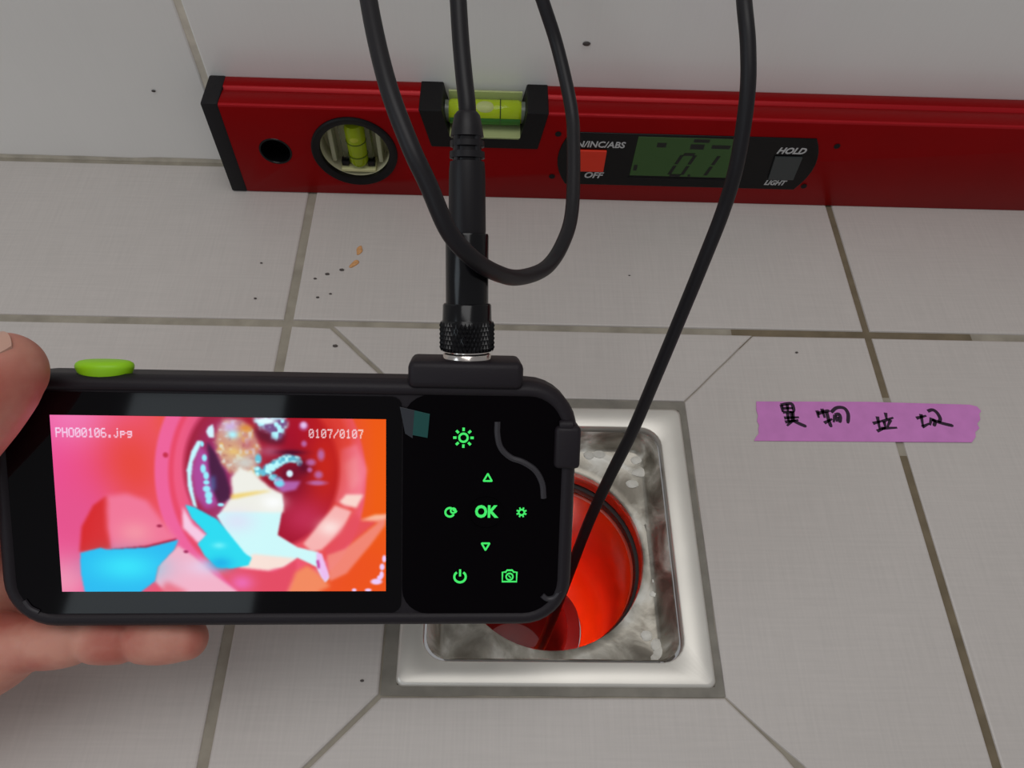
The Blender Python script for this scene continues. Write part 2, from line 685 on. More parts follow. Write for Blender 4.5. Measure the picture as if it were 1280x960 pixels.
# ------------------------------------------------------------------ spirit level
LH, LT, LX = 0.0598, 0.02285, -0.0457
LEND = 0.5543
M_RED = mat('red_anodised_aluminium', (142, 0, 4), 0.33, metal=0.15, spec=0.12, var=0.04, vscale=40)
M_REDEDGE = mat('red_edge_highlight', (172, 12, 24), 0.35, metal=0.2, spec=0.3)  # lighter red puts the highlight of the bevels and ridge into the colour
M_BLACKP = mat('black_plastic', (15, 13, 15), 0.45, spec=0.25)
M_BLACKG = mat('black_gloss_plastic', (8, 7, 9), 0.25, spec=0.3)
M_RUB = mat('black_rubber', (26, 24, 27), 0.6, spec=0.3, bump=0.2, bscale=900)
M_WHITEPRINT = mat('white_print', (190, 190, 190), 0.6)
level = thing('spirit_level', Matrix.Translation((0.25, -LT / 2, 0)),
              'red aluminium spirit level with digital readout lying against the tiled wall', 'spirit level')


def lev_profile(g=0.0):
    h, t = LH + g, LT
    return [(-0.0004, 0.0 - g), (-t + 0.0005, 0.0 - g), (-t - g, 0.0006), (-t - g, h - 0.0016), (-t + 0.0003, h - 0.0007), (-t + 0.0014, h - 0.0003), (-0.0110, h - 0.0008),
            (-0.0100, h - 0.0014), (-0.0089, h - 0.0004), (-0.0080, h), (-0.0012, h), (-0.0003, h - 0.0006)]


bm = bmesh.new()
loft(bm, [[(x, y, z) for y, z in lev_profile()] for x in (LX + 0.0088, LEND - 0.0088)])
VC = (0.0283, 0.0310)                 # centre of the round vial
HO = (-0.0143, 0.0300)                # hanging hole
R90 = Matrix.Rotation(math.radians(90), 4, 'X')   # local z -> -y


def ycyl(prof, x, z, n=48, cap0=True, cap1=True):
    b = bmesh.new()
    lathe(b, prof, Matrix.Translation((x, 0, z)) @ R90, n, cap0, cap1)
    return b


cuts = [ycyl([(0.0205, -0.01), (0.0205, 0.04)], *VC), ycyl([(0.0086, -0.01), (0.0086, 0.04)], *HO, n=32)]
b = bmesh.new()
loft(b, [[(x, y, z) for x, z in ((0.0642, 0.07), (0.0702, 0.0366), (0.1268, 0.0366), (0.1318, 0.07))] for y in (-0.05, 0.03)])
cuts.append(b)
bm = boolean(bm, cuts)
lb = obj('body', bm, M_RED, level, smooth=True)
lb.data.materials.append(M_REDEDGE)
for p in lb.data.polygons:
    if p.normal.y < -0.25 and p.normal.z > 0.25:
        p.material_index = 1
for xa, xb in ((LX, LX + 0.0090), (LEND - 0.009, LEND)):
    bm = bmesh.new()
    box(bm, xa, xb, -LT - 0.0003, -0.0001, 0, LH + 0.0003, 0.0012, 2)
    obj('end_cap', bm, M_RUB, level, smooth=True)
obj('hanging_hole', ycyl([(0.0089, 0.0226), (0.0086, 0.0231), (0.0078, 0.0231), (0.0074, 0.0224), (0.0072, 0.008), (0.0001, 0.008)], *HO, n=32, cap0=False, cap1=False), M_BLACKG, level, smooth=True)

# round plumb vial
rv = obj('round_vial_bezel', ycyl([(0.0232, 0.0220), (0.0230, 0.0236), (0.0222, 0.0243), (0.0198, 0.0241), (0.0187, 0.0234), (0.0184, 0.0215), (0.0186, 0.0205), (0.0204, 0.0200), (0.0204, 0.0220)], *VC, cap0=False, cap1=False),
         M_BLACKP, level, smooth=True)
M_ACR = mat('clear_acrylic', (236, 238, 214), 0.08, trans=0.92, ior=1.30, spec=0.4)
M_ACR_Y = mat('milky_acrylic', (205, 205, 172), 0.2, trans=0.35, ior=1.3)
M_LIQ = mat('yellow_green_vial_liquid', (178, 200, 20), 0.08, trans=0.35, ior=1.33, spec=0.6)
M_LIQ_D = mat('green_vial_liquid', (70, 130, 30), 0.1, trans=0.25, ior=1.33)
vx, vz = VC
obj('vial_back', ycyl([(0.0186, 0.0215), (0.0183, 0.0105), (0.0172, 0.0095), (0.0001, 0.0095)], *VC, cap0=False, cap1=False), mat('pale_vial_backing', (206, 202, 170), 0.4), rv, smooth=True)
bm = bmesh.new()
box(bm, vx - 0.0086, vx + 0.0086, -0.0165, -0.0098, vz - 0.0150, vz + 0.0150, 0.0012)
obj('vial_block', bm, M_ACR, rv, smooth=True)
bm = bmesh.new()
Tz = Matrix.Translation((vx + 0.0005, -0.0168, vz))
lathe(bm, [(0.0001, -0.0128), (0.0042, -0.0122), (0.0052, -0.010), (0.0054, 0.012), (0.0045, 0.0142), (0.0001, 0.0146)], Tz, 24)
vl = obj('vial_tube', bm, M_LIQ, rv, smooth=True)
bm = bmesh.new()
ball(bm, (vx + 0.0005, -0.0186, vz + 0.007), 0.0038, (1, 1, 1.25))
obj('bubble', bm, mat('vial_bubble', (196, 205, 70), 0.05, trans=0.2, ior=1.2), rv, smooth=True)
for dz in (0.0035, -0.0055):
    bm = bmesh.new()
    lathe(bm, [(0.00535, -0.0002), (0.0056, -0.0002), (0.0056, 0.0002), (0.00535, 0.0002)], Matrix.Translation((vx + 0.0005, -0.0168, vz + dz)), 24)
    obj('reading_line', bm, mat('dark_green_line', (60, 80, 15), 0.5), rv)
for sx in (-1, 1):
    bm = bmesh.new()
    box(bm, vx + sx * 0.0072 - 0.002, vx + sx * 0.0072 + 0.002, -0.019, -0.0145, vz - 0.0135, vz - 0.0100, 0.0005)
    obj('vial_clip', bm, M_BLACKG, rv)
    bm = bmesh.new()
    box(bm, vx + sx * 0.0128 - 0.0012, vx + sx * 0.0128 + 0.0012, -0.0185, -0.0098, vz - 0.0108, vz + 0.0110, 0.0005)
    obj('vial_rib', bm, M_ACR_Y, rv)
bm = bmesh.new()
box(bm, vx - 0.0095, vx + 0.0095, -0.0205, -0.0100, vz - 0.0162, vz - 0.0142, 0.0003)
obj('vial_seat', bm, mat('pale_yellow_plastic', (226, 222, 166), 0.4), rv)

# vial housing in the top edge
bm = bmesh.new()
oxz = [(0.0646, 0.0602), (0.0700, 0.0364), (0.1270, 0.0364), (0.1314, 0.0602)]
ixz = [(0.1203, 0.0602), (0.1176, 0.0436), (0.1166, 0.0424), (0.0806, 0.0424), (0.0796, 0.0436), (0.0764, 0.0602)]
loft(bm, [[(x, y, z) for x, z in oxz + ixz] for y in (-LT - 0.0006, -0.0003)])
bmesh.ops.bevel(bm, geom=bm.edges[:], offset=0.0005, segments=1, affect='EDGES')
hs = obj('vial_housing', bm, M_BLACKP, level)
M_TUBE = mat('vial_liquid_bright', (196, 222, 40), 0.07, trans=0.3, ior=1.33, spec=0.6)
bm = bmesh.new()
Mx = Matrix.Translation((0.0985, -0.0118, 0.0508)) @ Matrix.Rotation(math.radians(90), 4, 'Y')
lathe(bm, [(0.0001, -0.0192), (0.0055, -0.0190), (0.0062, -0.0175), (0.0063, 0.0175), (0.0055, 0.0190), (0.0001, 0.0192)], Mx, 32)
tb = obj('vial_tube', bm, M_TUBE, hs, smooth=True)
bm = bmesh.new()
ball(bm, (0.0985, -0.0130, 0.0542), 0.0040, (1.9, 1, 0.8))
obj('bubble', bm, mat('bubble_pale', (214, 222, 150), 0.05, trans=0.3, ior=1.2), hs, smooth=True)
for x in (0.0905, 0.1065):
    bm = bmesh.new()
    lathe(bm, [(0.0062, -0.00025), (0.0066, -0.00025), (0.0066, 0.00025), (0.0062, 0.00025)], Matrix.Translation((x, -0.0118, 0.0508)) @ Matrix.Rotation(math.radians(90), 4, 'Y'), 32)
    obj('reading_line', bm, mat('black_line', (22, 40, 10), 0.5), hs)
bm = bmesh.new()
for y0, y1, z0, z1 in ((-0.0230, -0.0035, 0.0422, 0.0434), (-0.0048, -0.0035, 0.0434, 0.0578)):
    box(bm, 0.0792, 0.1180, y0, y1, z0, z1)
obj('vial_cradle', bm, mat('pale_clear_cradle', (216, 226, 160), 0.2, trans=0.35, ior=1.3), hs)
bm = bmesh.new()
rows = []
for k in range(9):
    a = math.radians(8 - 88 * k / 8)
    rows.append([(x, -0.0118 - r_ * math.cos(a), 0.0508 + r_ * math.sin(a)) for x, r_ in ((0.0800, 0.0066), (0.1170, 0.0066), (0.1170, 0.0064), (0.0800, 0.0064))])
loft(bm, rows)  # thin green shell paints the darker, shaded lower half of the tube
obj('vial_shade_band', bm, mat('green_shade_tint', (52, 128, 40), 0.15, trans=0.2), hs, smooth=True, label='dark green shading on the lower front of the vial tube')
for x in (0.0785, 0.1185):
    bm = bmesh.new()
    lathe(bm, [(0.0001, -0.001), (0.0056, -0.001), (0.0056, 0.001), (0.0001, 0.001)], Matrix.Translation((x, -0.0118, 0.0508)) @ Matrix.Rotation(math.radians(90), 4, 'Y'), 24)
    obj('vial_plug', bm, mat('smoky_plug', (120, 130, 112), 0.3, trans=0.3), hs, smooth=True)

# digital panel
YF = -LT


def front(pts, y0, y1, bev=0.0003):
    b = bmesh.new()
    slab(b, pts, y0, y1, bev, 'xz')
    return b


def arcend(x0, x1, z0, z1, bul):
    zc, hh = (z0 + z1) / 2, (z1 - z0) / 2
    pts = []
    for k in range(9):
        a = -1 + 2 * k / 8
        pts.append((x1 + bul * (1 - a * a) - 0.0 * a, zc + hh * a))
    for k in range(9):
        a = 1 - 2 * k / 8
        pts.append((x0 - bul * (1 - a * a), zc + hh * a))
    return pts


pn = obj('display_panel', front(arcend(0.1440, 0.2745, 0.0125, 0.0487, 0.0058), YF + 0.0002, YF - 0.0006), M_BLACKG, level)
pts = rrect(0.1783, 0.2352, 0.0178, 0.0482, 0.001, 3)
obj('display_window', front([(0.1793, 0.0203), (0.2345, 0.0203), (0.2330, 0.0472), (0.1797, 0.0472)], YF - 0.0005, YF - 0.0008, 0.0001),
    mat('green_backlit_display', (30, 52, 20), 0.25, emit=(36, 66, 22), estr=0.3), pn)
bm = bmesh.new()
box(bm, 0.1785, 0.2350, YF - 0.0010, YF - 0.0004, 0.0178, 0.0190, 0.0002)
obj('display_ledge', bm, M_BLACKP, pn)
M_SEG = mat('dark_display_segment', (8, 13, 6), 0.4)


def seg7(bm, x, z, w, h, on, sh=0.30, t=0.0019):
    P = {'a': ((0, h), (w, h)), 'b': ((w, h), (w, h / 2)), 'c': ((w, h / 2), (w, 0)), 'd': ((0, 0), (w, 0)), 'e': ((0, h / 2), (0, 0)), 'f': ((0, h), (0, h / 2)), 'g': ((0, h / 2), (w, h / 2))}
    for s in on:
        (xa, za), (xb, zb) = P[s]
        dx, dz = xb - xa, zb - za
        L = math.hypot(dx, dz)
        xa, za, xb, zb = xa + dx / L * t * .3, za + dz / L * t * .3, xb - dx / L * t * .3, zb - dz / L * t * .3
        nx, nz = -dz / L * t / 2, dx / L * t / 2
        q = [(xa + nx, za + nz), (xb + nx, zb + nz), (xb - nx, zb - nz), (xa - nx, za - nz)]
        q = ccw([(x + sh * b + a, z + b) for a, b in q])
        loft(bm, [[(a, y, b) for a, b in q] for y in (YF - 0.0007, YF - 0.0009)])


bm = bmesh.new()
seg7(bm, 0.2010, 0.0212, 0.0072, 0.0150, 'abcdef')
seg7(bm, 0.2140, 0.0212, 0.0072, 0.0150, 'bc')
loft(bm, [[(a, y, b) for a, b in ((0.2117, 0.0206), (0.2131, 0.0206), (0.2131, 0.0220), (0.2117, 0.0220))] for y in (YF - 0.0007, YF - 0.0009)])
for x0, x1, z0, z1 in ((0.1905, 0.1955, 0.0405, 0.0436), (0.2085, 0.2160, 0.0398, 0.0432), (0.2095, 0.2180, 0.0444, 0.0466), (0.2200, 0.2300, 0.0405, 0.0430), (0.1806, 0.1826, 0.0240, 0.0280)):
    loft(bm, [[(a, y, b) for a, b in ((x0, z0), (x1, z0), (x1, z1), (x0, z1))] for y in (YF - 0.0007, YF - 0.00085)])
obj('digits', bm, M_SEG, pn, label='dark seven-segment digits reading 0.1')


def front_text(s, size, x, z, shear=0.0, sx=1.0, bold=0.0, y=None):
    b = text_bm(s, size, shear, 0.00005, sx, bold)
    b.transform(Matrix.Translation((x, (YF - 0.0007) if y is None else y, z)) @ R90)
    return b


bm = bmesh.new()
box(bm, 0.1495, 0.1642, YF - 0.0019, YF - 0.0004, 0.0230, 0.0376, 0.0004)
obj('power_button', bm, mat('orange_red_button', (226, 46, 12), 0.4), pn, label='orange-red push button')
obj('button_lettering', front_text('ON/INC/ABS', 0.0056, 0.1580, 0.0410, 0.15, 0.98, 0.00012), M_WHITEPRINT, pn)
obj('button_lettering', front_text('OFF', 0.0058, 0.1588, 0.0195, 0.25, 1.0, 0.00016), M_WHITEPRINT, pn)
bm = bmesh.new()
loft(bm, [[(a, y, b) for a, b in ((0.2572, 0.0206), (0.2712, 0.0208), (0.2708, 0.0366), (0.2560, 0.0364))] for y in (YF - 0.0004, YF - 0.0018)])
obj('light_button', bm, mat('grey_button', (60, 64, 64), 0.5), pn, label='dark grey push button')
obj('button_lettering', front_text('HOLD', 0.0056, 0.2636, 0.0402, 0.3, 0.98, 0.0002), M_WHITEPRINT, pn)
obj('button_lettering', front_text('LIGHT', 0.0048, 0.2620, 0.0174, 0.3, 0.86, 0.00018), M_WHITEPRINT, pn)
for x, z in ((0.1372, 0.0470), (0.1362, 0.0175), (0.2872, 0.0440), (0.2797, 0.0150)):
    obj('screw', ycyl([(0.0001, LT - 0.0002), (0.0013, LT - 0.0002), (0.0017, LT + 0.0003), (0.0001, LT + 0.0003)], x, z, 16, False, False), M_BLACKP, level)

# ------------------------------------------------------------------ purple tape with handwriting
def FP(cx, cy):
    """point of the floor from the strip's own drawing grid"""
    X, Y = cx / 1280.0, cy / 295.0
    u0, u1 = (0.2386, -0.1545), (0.3460, -0.1545)
    l0, l1 = (0.2364, -0.1800), (0.3368, -0.1790)
    a = (u0[0] + (u1[0] - u0[0]) * X, u0[1] + (u1[1] - u0[1]) * X)
    b2 = (l0[0] + (l1[0] - l0[0]) * X, l0[1] + (l1[1] - l0[1]) * X)
    return (a[0] + (b2[0] - a[0]) * Y, a[1] + (b2[1] - a[1]) * Y)


tp = [(0.2293, -0.1789), (0.2306, -0.1768), (0.2322, -0.1750), (0.2325, -0.1722), (0.2332, -0.1705), (0.2326, -0.1680), (0.2336, -0.1650), (0.2333, -0.1618), (0.2341, -0.1571),
      (0.29, -0.1562), (0.3405, -0.1568), (0.3440, -0.1578), (0.3452, -0.1604), (0.3438, -0.1618), (0.3432, -0.1652), (0.3408, -0.1676), (0.3412, -0.1700), (0.3384, -0.1722), (0.3378, -0.1748), (0.3350, -0.1778),
      (0.29, -0.1783)]
bm = bmesh.new()
slab(bm, tp, 0.00025, 0.00042, 0.00005)
tape = obj('tape_strip', bm, mat('purple_paper_tape', (212, 134, 204), 0.55, var=0.06, vscale=120, spec=0.3))
tag(tape, 'purple adhesive tape strip with handwritten black characters on the floor right of the drain', 'tape')
origin_to(tape, (0.287, -0.168, 0.0))
ROOT[tape.name] = Matrix.Translation((0.287, -0.168, 0.0))
strokes = [
    # first character
    [(95, 50), (100, 98)], [(92, 52), (130, 43), (160, 46), (168, 95)], [(100, 74), (163, 70)], [(130, 45), (132, 96)], [(100, 98), (168, 96)],
    [(150, 90), (152, 162)], [(160, 90), (163, 150)], [(105, 136), (195, 130)], [(108, 162), (190, 148)], [(150, 155), (118, 186)], [(158, 152), (195, 172), (236, 190)], [(128, 100), (130, 160)],
    # second
    [(306, 84), (314, 132)], [(308, 106), (345, 92), (382, 84)], [(336, 72), (350, 132)], [(345, 165), (395, 138)], [(362, 90), (374, 150), (386, 192)], [(390, 95), (425, 64), (470, 66), (492, 105), (488, 166)],
    [(412, 112), (402, 160)], [(412, 112), (436, 106), (444, 130), (438, 162)], [(428, 122), (420, 156)],
    # third
    [(640, 164), (700, 146)], [(668, 118), (682, 205)], [(664, 214), (718, 190)], [(718, 92), (724, 138)], [(698, 150), (765, 124)], [(708, 150), (716, 188)], [(748, 138), (728, 186)], [(690, 196), (788, 190)],
    # fourth
    [(904, 126), (965, 108)], [(932, 98), (946, 182)], [(940, 184), (984, 160)], [(972, 78), (1002, 68), (1030, 88), (1050, 128), (1040, 152)], [(996, 122), (988, 172)], [(1004, 132), (1018, 150), (1012, 178)],
    [(1000, 134), (1045, 152), (1088, 164), (1132, 174)]]
bm = bmesh.new()
for s in strokes:
    pts = catmull([(p[0], p[1], 0) for p in s], 4) if len(s) > 2 else [Vector((p[0], p[1], 0)) for p in s]
    q = [FP(p.x, p.y) for p in pts]
    nn = len(q)
    ribbon(bm, q, [0.0018 if i < nn - 1 else 0.0010 for i in range(nn)], 0.00040, 0.00047)
obj('handwriting', bm, mat('black_marker_ink', (44, 18, 46), 0.6), tape, label='black handwritten characters')

# ------------------------------------------------------------------ crumbs and dirt
M_CRUMB = mat('orange_crumb', (214, 158, 104), 0.7, var=0.2, vscale=600)
for (x, y, a, L, w), lab in zip(((0.0312, -0.0655, 78, 0.0066, 0.0032), (0.0293, -0.0752, 50, 0.0060, 0.0034)),
                                ('upper of two flat orange crumbs on the floor tile below the red level', 'lower of two flat orange crumbs on the floor tile below the red level')):
    bm = bmesh.new()
    ball(bm, (0, 0, 0), 1.0, (L / 2, w / 2, 0.0007), 3, Matrix.Rotation(math.radians(a), 3, 'Z'))
    for v in bm.verts:
        v.co.x += 0.0004 * math.sin(v.co.y * 900 + x * 900)
        v.co.y += 0.0003 * math.sin(v.co.x * 800)
        v.co.z = max(v.co.z, -0.0002)
    o = obj('crumb', bm, M_CRUMB, smooth=True)
    o.location = (x, y, 0.0003)
    tag(o, lab, 'crumb', 'orange crumbs on the floor')
bm = bmesh.new()
for x, y, s in SPECKS if 'SPECKS' in globals() else ((0.0160, -0.0827, .0011), (0.0233, -0.0796, .0012), (0.0258, -0.1290, .0012), (0.0193, -0.0960, .0007), (0.0100, -0.0860, .0008),
                                                     (0.0130, -0.0985, .0008), (0.0555, -0.2880, .0007), (0.2600, -0.1275, .0007), (-0.0190, -0.1000, .0007), (-0.0200, -0.0760, .0006),
                                                     (0.0945, -0.0685, .0005), (0.1780, -0.0790, .0005)):
    ball(bm, (x, y, 0.0004), s, (1.3, 0.8, 0.4), 1)
o = obj('dirt_specks', bm, mat('dark_dirt', (84, 77, 74), 0.8))
origin_to(o, (0.05, -0.12, 0.0))
tag(o, 'tiny dark dirt specks scattered over the floor tiles', 'dirt', kind='stuff')
for x, z, s, lab in ((0.1489, 0.0846, 0.0016, 'dark fleck on the wall tile above the red level'), (-0.0780, 0.0490, 0.0009, 'tiny grey fleck on the wall tile left of the red level')):
    bm = bmesh.new()
    ball(bm, (0, 0, 0), s, (1.3, 0.35, 0.8), 2)
    o = obj('wall_fleck', bm, mat('grey_fleck', (78, 72, 70), 0.7), smooth=True)
    o.location = (x, -0.0005, z)
    tag(o, lab, 'fleck')

# ------------------------------------------------------------------ inspection monitor (own space in metres, screen centre = origin, +z towards the viewer)
DM = Matrix(((0.99924, 0.00504, 0.03861, 0.02552), (0.02165, 0.75215, -0.65864, -0.25929), (-0.03236, 0.65897, 0.75147, 0.10542), (0, 0, 0, 1)))
M_CASE = mat('black_rubber_case', (33, 28, 33), 0.5, spec=0.3, bump=0.15, bscale=1500)
M_PANEL = mat('black_keypad_panel', (6, 3, 6), 0.3, spec=0.06)
M_GLASS = mat('black_screen_glass', (5, 3, 6), 0.05, spec=0.22)
mon = thing('inspection_monitor', DM, 'black handheld inspection monitor with lit colour screen and green keys above the drain', 'monitor')
BX0, BX1, BY0, BY1 = -0.0650, 0.1045, -0.0385, 0.0386


def dl(ins, z, r, x0=BX0, x1=BX1, y0=BY0, y1=BY1, n=8):
    return [(p[0], p[1], z) for p in rrect(x0 + ins, x1 - ins, y0 + ins, y1 - ins, max(r - ins, 0.0005), n)]


bm = bmesh.new()
loft(bm, [dl(i / 1000, z / 1000, 0.0150) for i, z in ((9, -22), (4, -21.6), (1.8, -19.5), (0.6, -15.5), (0.0, -12), (0.3, -6.5), (0.0, -3), (0.7, -0.9), (1.9, 0.1), (3.0, 0.3), (4.0, -0.1), (4.6, -1.0))])
obj('case', bm, M_CASE, mon, smooth=True, world=False)
bm = bmesh.new()
loft(bm, [[(p[0], p[1], z) for p in rrect(0.0525, 0.1002, -0.0342, 0.0342, 0.008, 6)] for z in (-0.0014, -0.0006)])
keypad = obj('keypad', bm, M_PANEL, mon, world=False)
bm = bmesh.new()
loft(bm, [[(p[0], p[1], z) for p in rrect(-0.0605, 0.0522, -0.0338, 0.0335, 0.003, 4)] for z in (-0.0014, -0.0006)])
glass = obj('screen_glass', bm, M_GLASS, mon, world=False)

# screen picture
W, H = 504, 284


def homog(src, dst):
    A = []
    for (x, y), (u, v) in zip(src, dst):
        A.append([x, y, 1, 0, 0, 0, -u * x, -u * y, -u])
        A.append([0, 0, 0, x, y, 1, -v * x, -v * y, -v])
    return np.linalg.svd(np.array(A, float))[2][-1].reshape(3, 3)


HM = homog([(60.5, 517.7), (482.7, 524.9), (77.7, 741.6), (481.3, 739.4)], [(0, 0), (W - 1, 0), (0, H - 1), (W - 1, H - 1)])
CROP = {'A': (40, 480, 2.783), 'B': (230, 510, 6.4), 'C': (230, 620, 4.923), 'P': (0, 0, 1.0)}


def uv(k, pts):
    ox, oy, s = CROP[k]
    p = np.array([[ox + x / s, oy + y / s, 1.0] for x, y in pts]) @ HM.T
    return p[:, :2] / p[:, 2:]


gy, gx = np.mgrid[0:H, 0:W].astype(float)
img = np.zeros((H, W, 3))


def srgb(c):
    return np.array(c, float) / 255.0


def blur(a, k):
    if k < 1:
        return a
    for ax in (0, 1):
        p = np.concatenate([np.repeat(np.take(a, [0], ax), k, ax), a, np.repeat(np.take(a, [-1], ax), k, ax)], ax)
        cs = np.cumsum(p, ax)
        cs = np.concatenate([np.zeros_like(np.take(cs, [0], ax)), cs], ax)
        n = a.shape[ax]
        a = (np.take(cs, range(2 * k + 1, 2 * k + 1 + n), ax) - np.take(cs, range(0, n), ax)) / (2 * k + 1)
    return a


def put(mask, col, alpha=1.0):
    global img
    m = (mask * alpha)[..., None]
    img = img * (1 - m) + srgb(col) * m


def pmask(k, pts, soft=1):
    q = uv(k, pts)
    ins = np.zeros((H, W), bool)
    n = len(q)
    for i in range(n):
        x1, y1 = q[i - 1]
        x2, y2 = q[i]
        if y1 == y2:
            continue
        c_ = ((y1 > gy) != (y2 > gy)) & (gx < (x2 - x1) * (gy - y1) / (y2 - y1) + x1)
        ins ^= c_
    return blur(blur(ins.astype(float), soft), soft)


def poly(k, pts, col, soft=1, alpha=1.0):
    put(pmask(k, pts, soft), col, alpha)


def emask(k, cx, cy, rx, ry, soft=0.1):
    q = uv(k, [(cx, cy), (cx + rx, cy), (cx, cy + ry)])
    a, b_ = np.hypot(*(q[1] - q[0])), np.hypot(*(q[2] - q[0]))
    r_ = np.sqrt(((gx - q[0][0]) / a) ** 2 + ((gy - q[0][1]) / b_) ** 2)
    return np.clip((1 + soft - r_) / (2 * soft), 0, 1)


def ell(k, cx, cy, rx, ry, col, soft=0.15, alpha=1.0):
    put(emask(k, cx, cy, rx, ry, soft), col, alpha)


def blob(k, cx, cy, rx, ry, col, alpha=1.0):
    q = uv(k, [(cx, cy), (cx + rx, cy), (cx, cy + ry)])
    a, b_ = np.hypot(*(q[1] - q[0])), np.hypot(*(q[2] - q[0]))
    put(np.exp(-(((gx - q[0][0]) / a) ** 2 + ((gy - q[0][1]) / b_) ** 2)), col, alpha)


rs_ = np.random.RandomState(7)


def vnoise(step):
    g = rs_.rand(H // step + 3, W // step + 3)
    y, x = gy / step, gx / step
    yi, xi = y.astype(int), x.astype(int)
    fy, fx = y - yi, x - xi
    fy, fx = fy * fy * (3 - 2 * fy), fx * fx * (3 - 2 * fx)
    return (g[yi, xi] * (1 - fx) + g[yi, xi + 1] * fx) * (1 - fy) + (g[yi + 1, xi] * (1 - fx) + g[yi + 1, xi + 1] * fx) * fy


N1, N2, N3 = vnoise(5), vnoise(9), vnoise(16)
NN = 0.5 * N1 + 0.5 * N2

# background
t_ = np.clip(gx / W, 0, 1)[..., None]
img = srgb((236, 78, 146)) * (1 - t_) + srgb((236, 82, 18)) * t_
blob('A', 150, 110, 170, 110, (242, 130, 190), .8)
blob('A', 350, 290, 120, 160, (230, 66, 52), .95)
blob('A', 150, 480, 160, 160, (228, 84, 140), .9)
blob('A', 480, 130, 60, 60, (232, 80, 60), .8)
blob('A', 110, 690, 100, 90, (240, 150, 180), .9)
blob('A', 1200, 350, 160, 330, (238, 92, 14), 1)
blob('A', 1100, 640, 200, 110, (236, 80, 30), .8)
# pipe rings
ell('A', 800, 330, 362, 420, (238, 98, 160), .015, .9)
ell('A', 806, 330, 322, 372, (232, 66, 96), .02, .9)
ell('A', 806, 325, 304, 350, (240, 90, 130), .02, .9)
ell('A', 1010, 300, 150, 330, (236, 88, 60), .3, .7)
poly('A', [(1075, 230), (1130, 210), (1165, 300), (1145, 400), (1100, 435), (1050, 410)], (246, 128, 150), 3)
poly('A', [(1085, 280), (1130, 250), (1140, 340), (1110, 380)], (250, 160, 175), 4, .8)
# dark interior
ell('A', 802, 305, 266, 275, (160, 14, 40), .04)
blob('A', 1010, 260, 90, 200, (206, 40, 20), .9)
blob('A', 880, 180, 130, 80, (165, 10, 40), .8)
blob('A', 640, 320, 70, 170, (150, 50, 130), .95)
blob('A', 900, 330, 70, 90, (110, 8, 40), .7)
blob('A', 950, 470, 90, 70, (196, 50, 90), .8)
poly('B', [(120, 280), (200, 380), (240, 620), (280, 770), (180, 820), (80, 700), (50, 500)], (176, 80, 170), 4, .8)
poly('B', [(190, 270), (270, 380), (335, 520), (375, 650), (375, 745), (280, 770), (235, 660), (205, 480)], (70, 14, 60), 2)
poly('B', [(215, 560), (250, 540), (260, 640), (225, 690)], (80, 110, 170), 3, .8)
# wall of the crescent
poly('B', [(112, 262), (62, 350), (25, 500), (38, 650), (80, 790), (112, 806), (84, 700), (62, 560), (76, 430), (138, 300), (146, 266)], (196, 248, 255), 1)
poly('B', [(180, 190), (200, 150), (235, 130), (245, 170), (250, 240), (205, 240)], (210, 245, 255), 1)
for x, y, a, b_ in ((168, 402, 20, 28), (150, 290, 14, 22), (158, 490, 22, 36), (182, 545, 22, 32), (184, 600, 24, 18), (186, 652, 30, 26), (202, 705, 30, 36), (205, 750, 26, 24), (300, 780, 26, 14)):
    ell('B', x, y, a, b_, (150, 236, 252), .3)
# debris
deb = pmask('B', [(250, 270), (275, 170), (330, 90), (470, 100), (570, 180), (620, 330), (590, 470), (640, 560), (480, 560), (380, 520), (300, 430)], 3)
put(deb, (206, 150, 128))
put(deb * np.clip((N2 - .5) * 3, 0, 1), (238, 190, 90), .8)
put(deb * np.clip((NN - .56) * 6, 0, 1), (222, 228, 226), .8)
put(deb * np.clip((.38 - NN) * 5, 0, 1), (160, 80, 90), .7)
blob('B', 380, 150, 80, 55, (206, 176, 226), .95)
blob('B', 395, 215, 45, 35, (176, 246, 255), 1)
blob('B', 500, 160, 60, 30, (215, 130, 50), .8)
blob('B', 490, 440, 100, 60, (206, 206, 200), .95)
blob('B', 400, 350, 70, 50, (232, 196, 120), .7)
blob('B', 520, 290, 60, 60, (190, 96, 110), .7)
# crimson cave and its glints
poly('B', [(560, 150), (680, 190), (820, 190), (800, 290), (700, 300), (600, 250)], (92, 5, 36), 4, .9)
cl = pmask('B', [(560, 85), (810, 82), (835, 130), (800, 200), (770, 255), (720, 250), (690, 190), (620, 170)], 3)
put(cl, (150, 200, 235), .8)
put(cl * np.clip((N1 - .4) * 5, 0, 1), (176, 246, 255))
put(cl * np.clip((.4 - NN) * 6, 0, 1), (110, 60, 120), .8)
ell('B', 660, 105, 80, 25, (225, 250, 255), .4)
blob('B', 690, 350, 90, 45, (176, 80, 110), .9)
arc = np.zeros((H, W))
for x, y, a, b_ in ((600, 510, 26, 32), (675, 500, 34, 38), (735, 455, 34, 30), (790, 425, 34, 26), (840, 405, 40, 28), (895, 415, 36, 24), (930, 445, 20, 24), (600, 410, 22, 32), (640, 520, 26, 26), (705, 480, 30, 34), (765, 440, 30, 28), (815, 415, 30, 30), (868, 408, 30, 26), (720, 560, 30, 24), (760, 590, 30, 30)):
    arc = np.maximum(arc, emask('B', x, y, a * 1.15, b_ * 1.15, .35))
put(arc, (96, 196, 222), .95)
put(arc * np.clip((N1 - .42) * 5, 0, 1), (186, 250, 255))
blob('B', 860, 360, 110, 22, (60, 4, 40), .8)
blob('B', 960, 480, 60, 60, (80, 6, 40), .8)
blob('B', 850, 530, 60, 50, (90, 10, 40), .7)
ell('B', 850, 530, 26, 28, (214, 244, 255), .3)
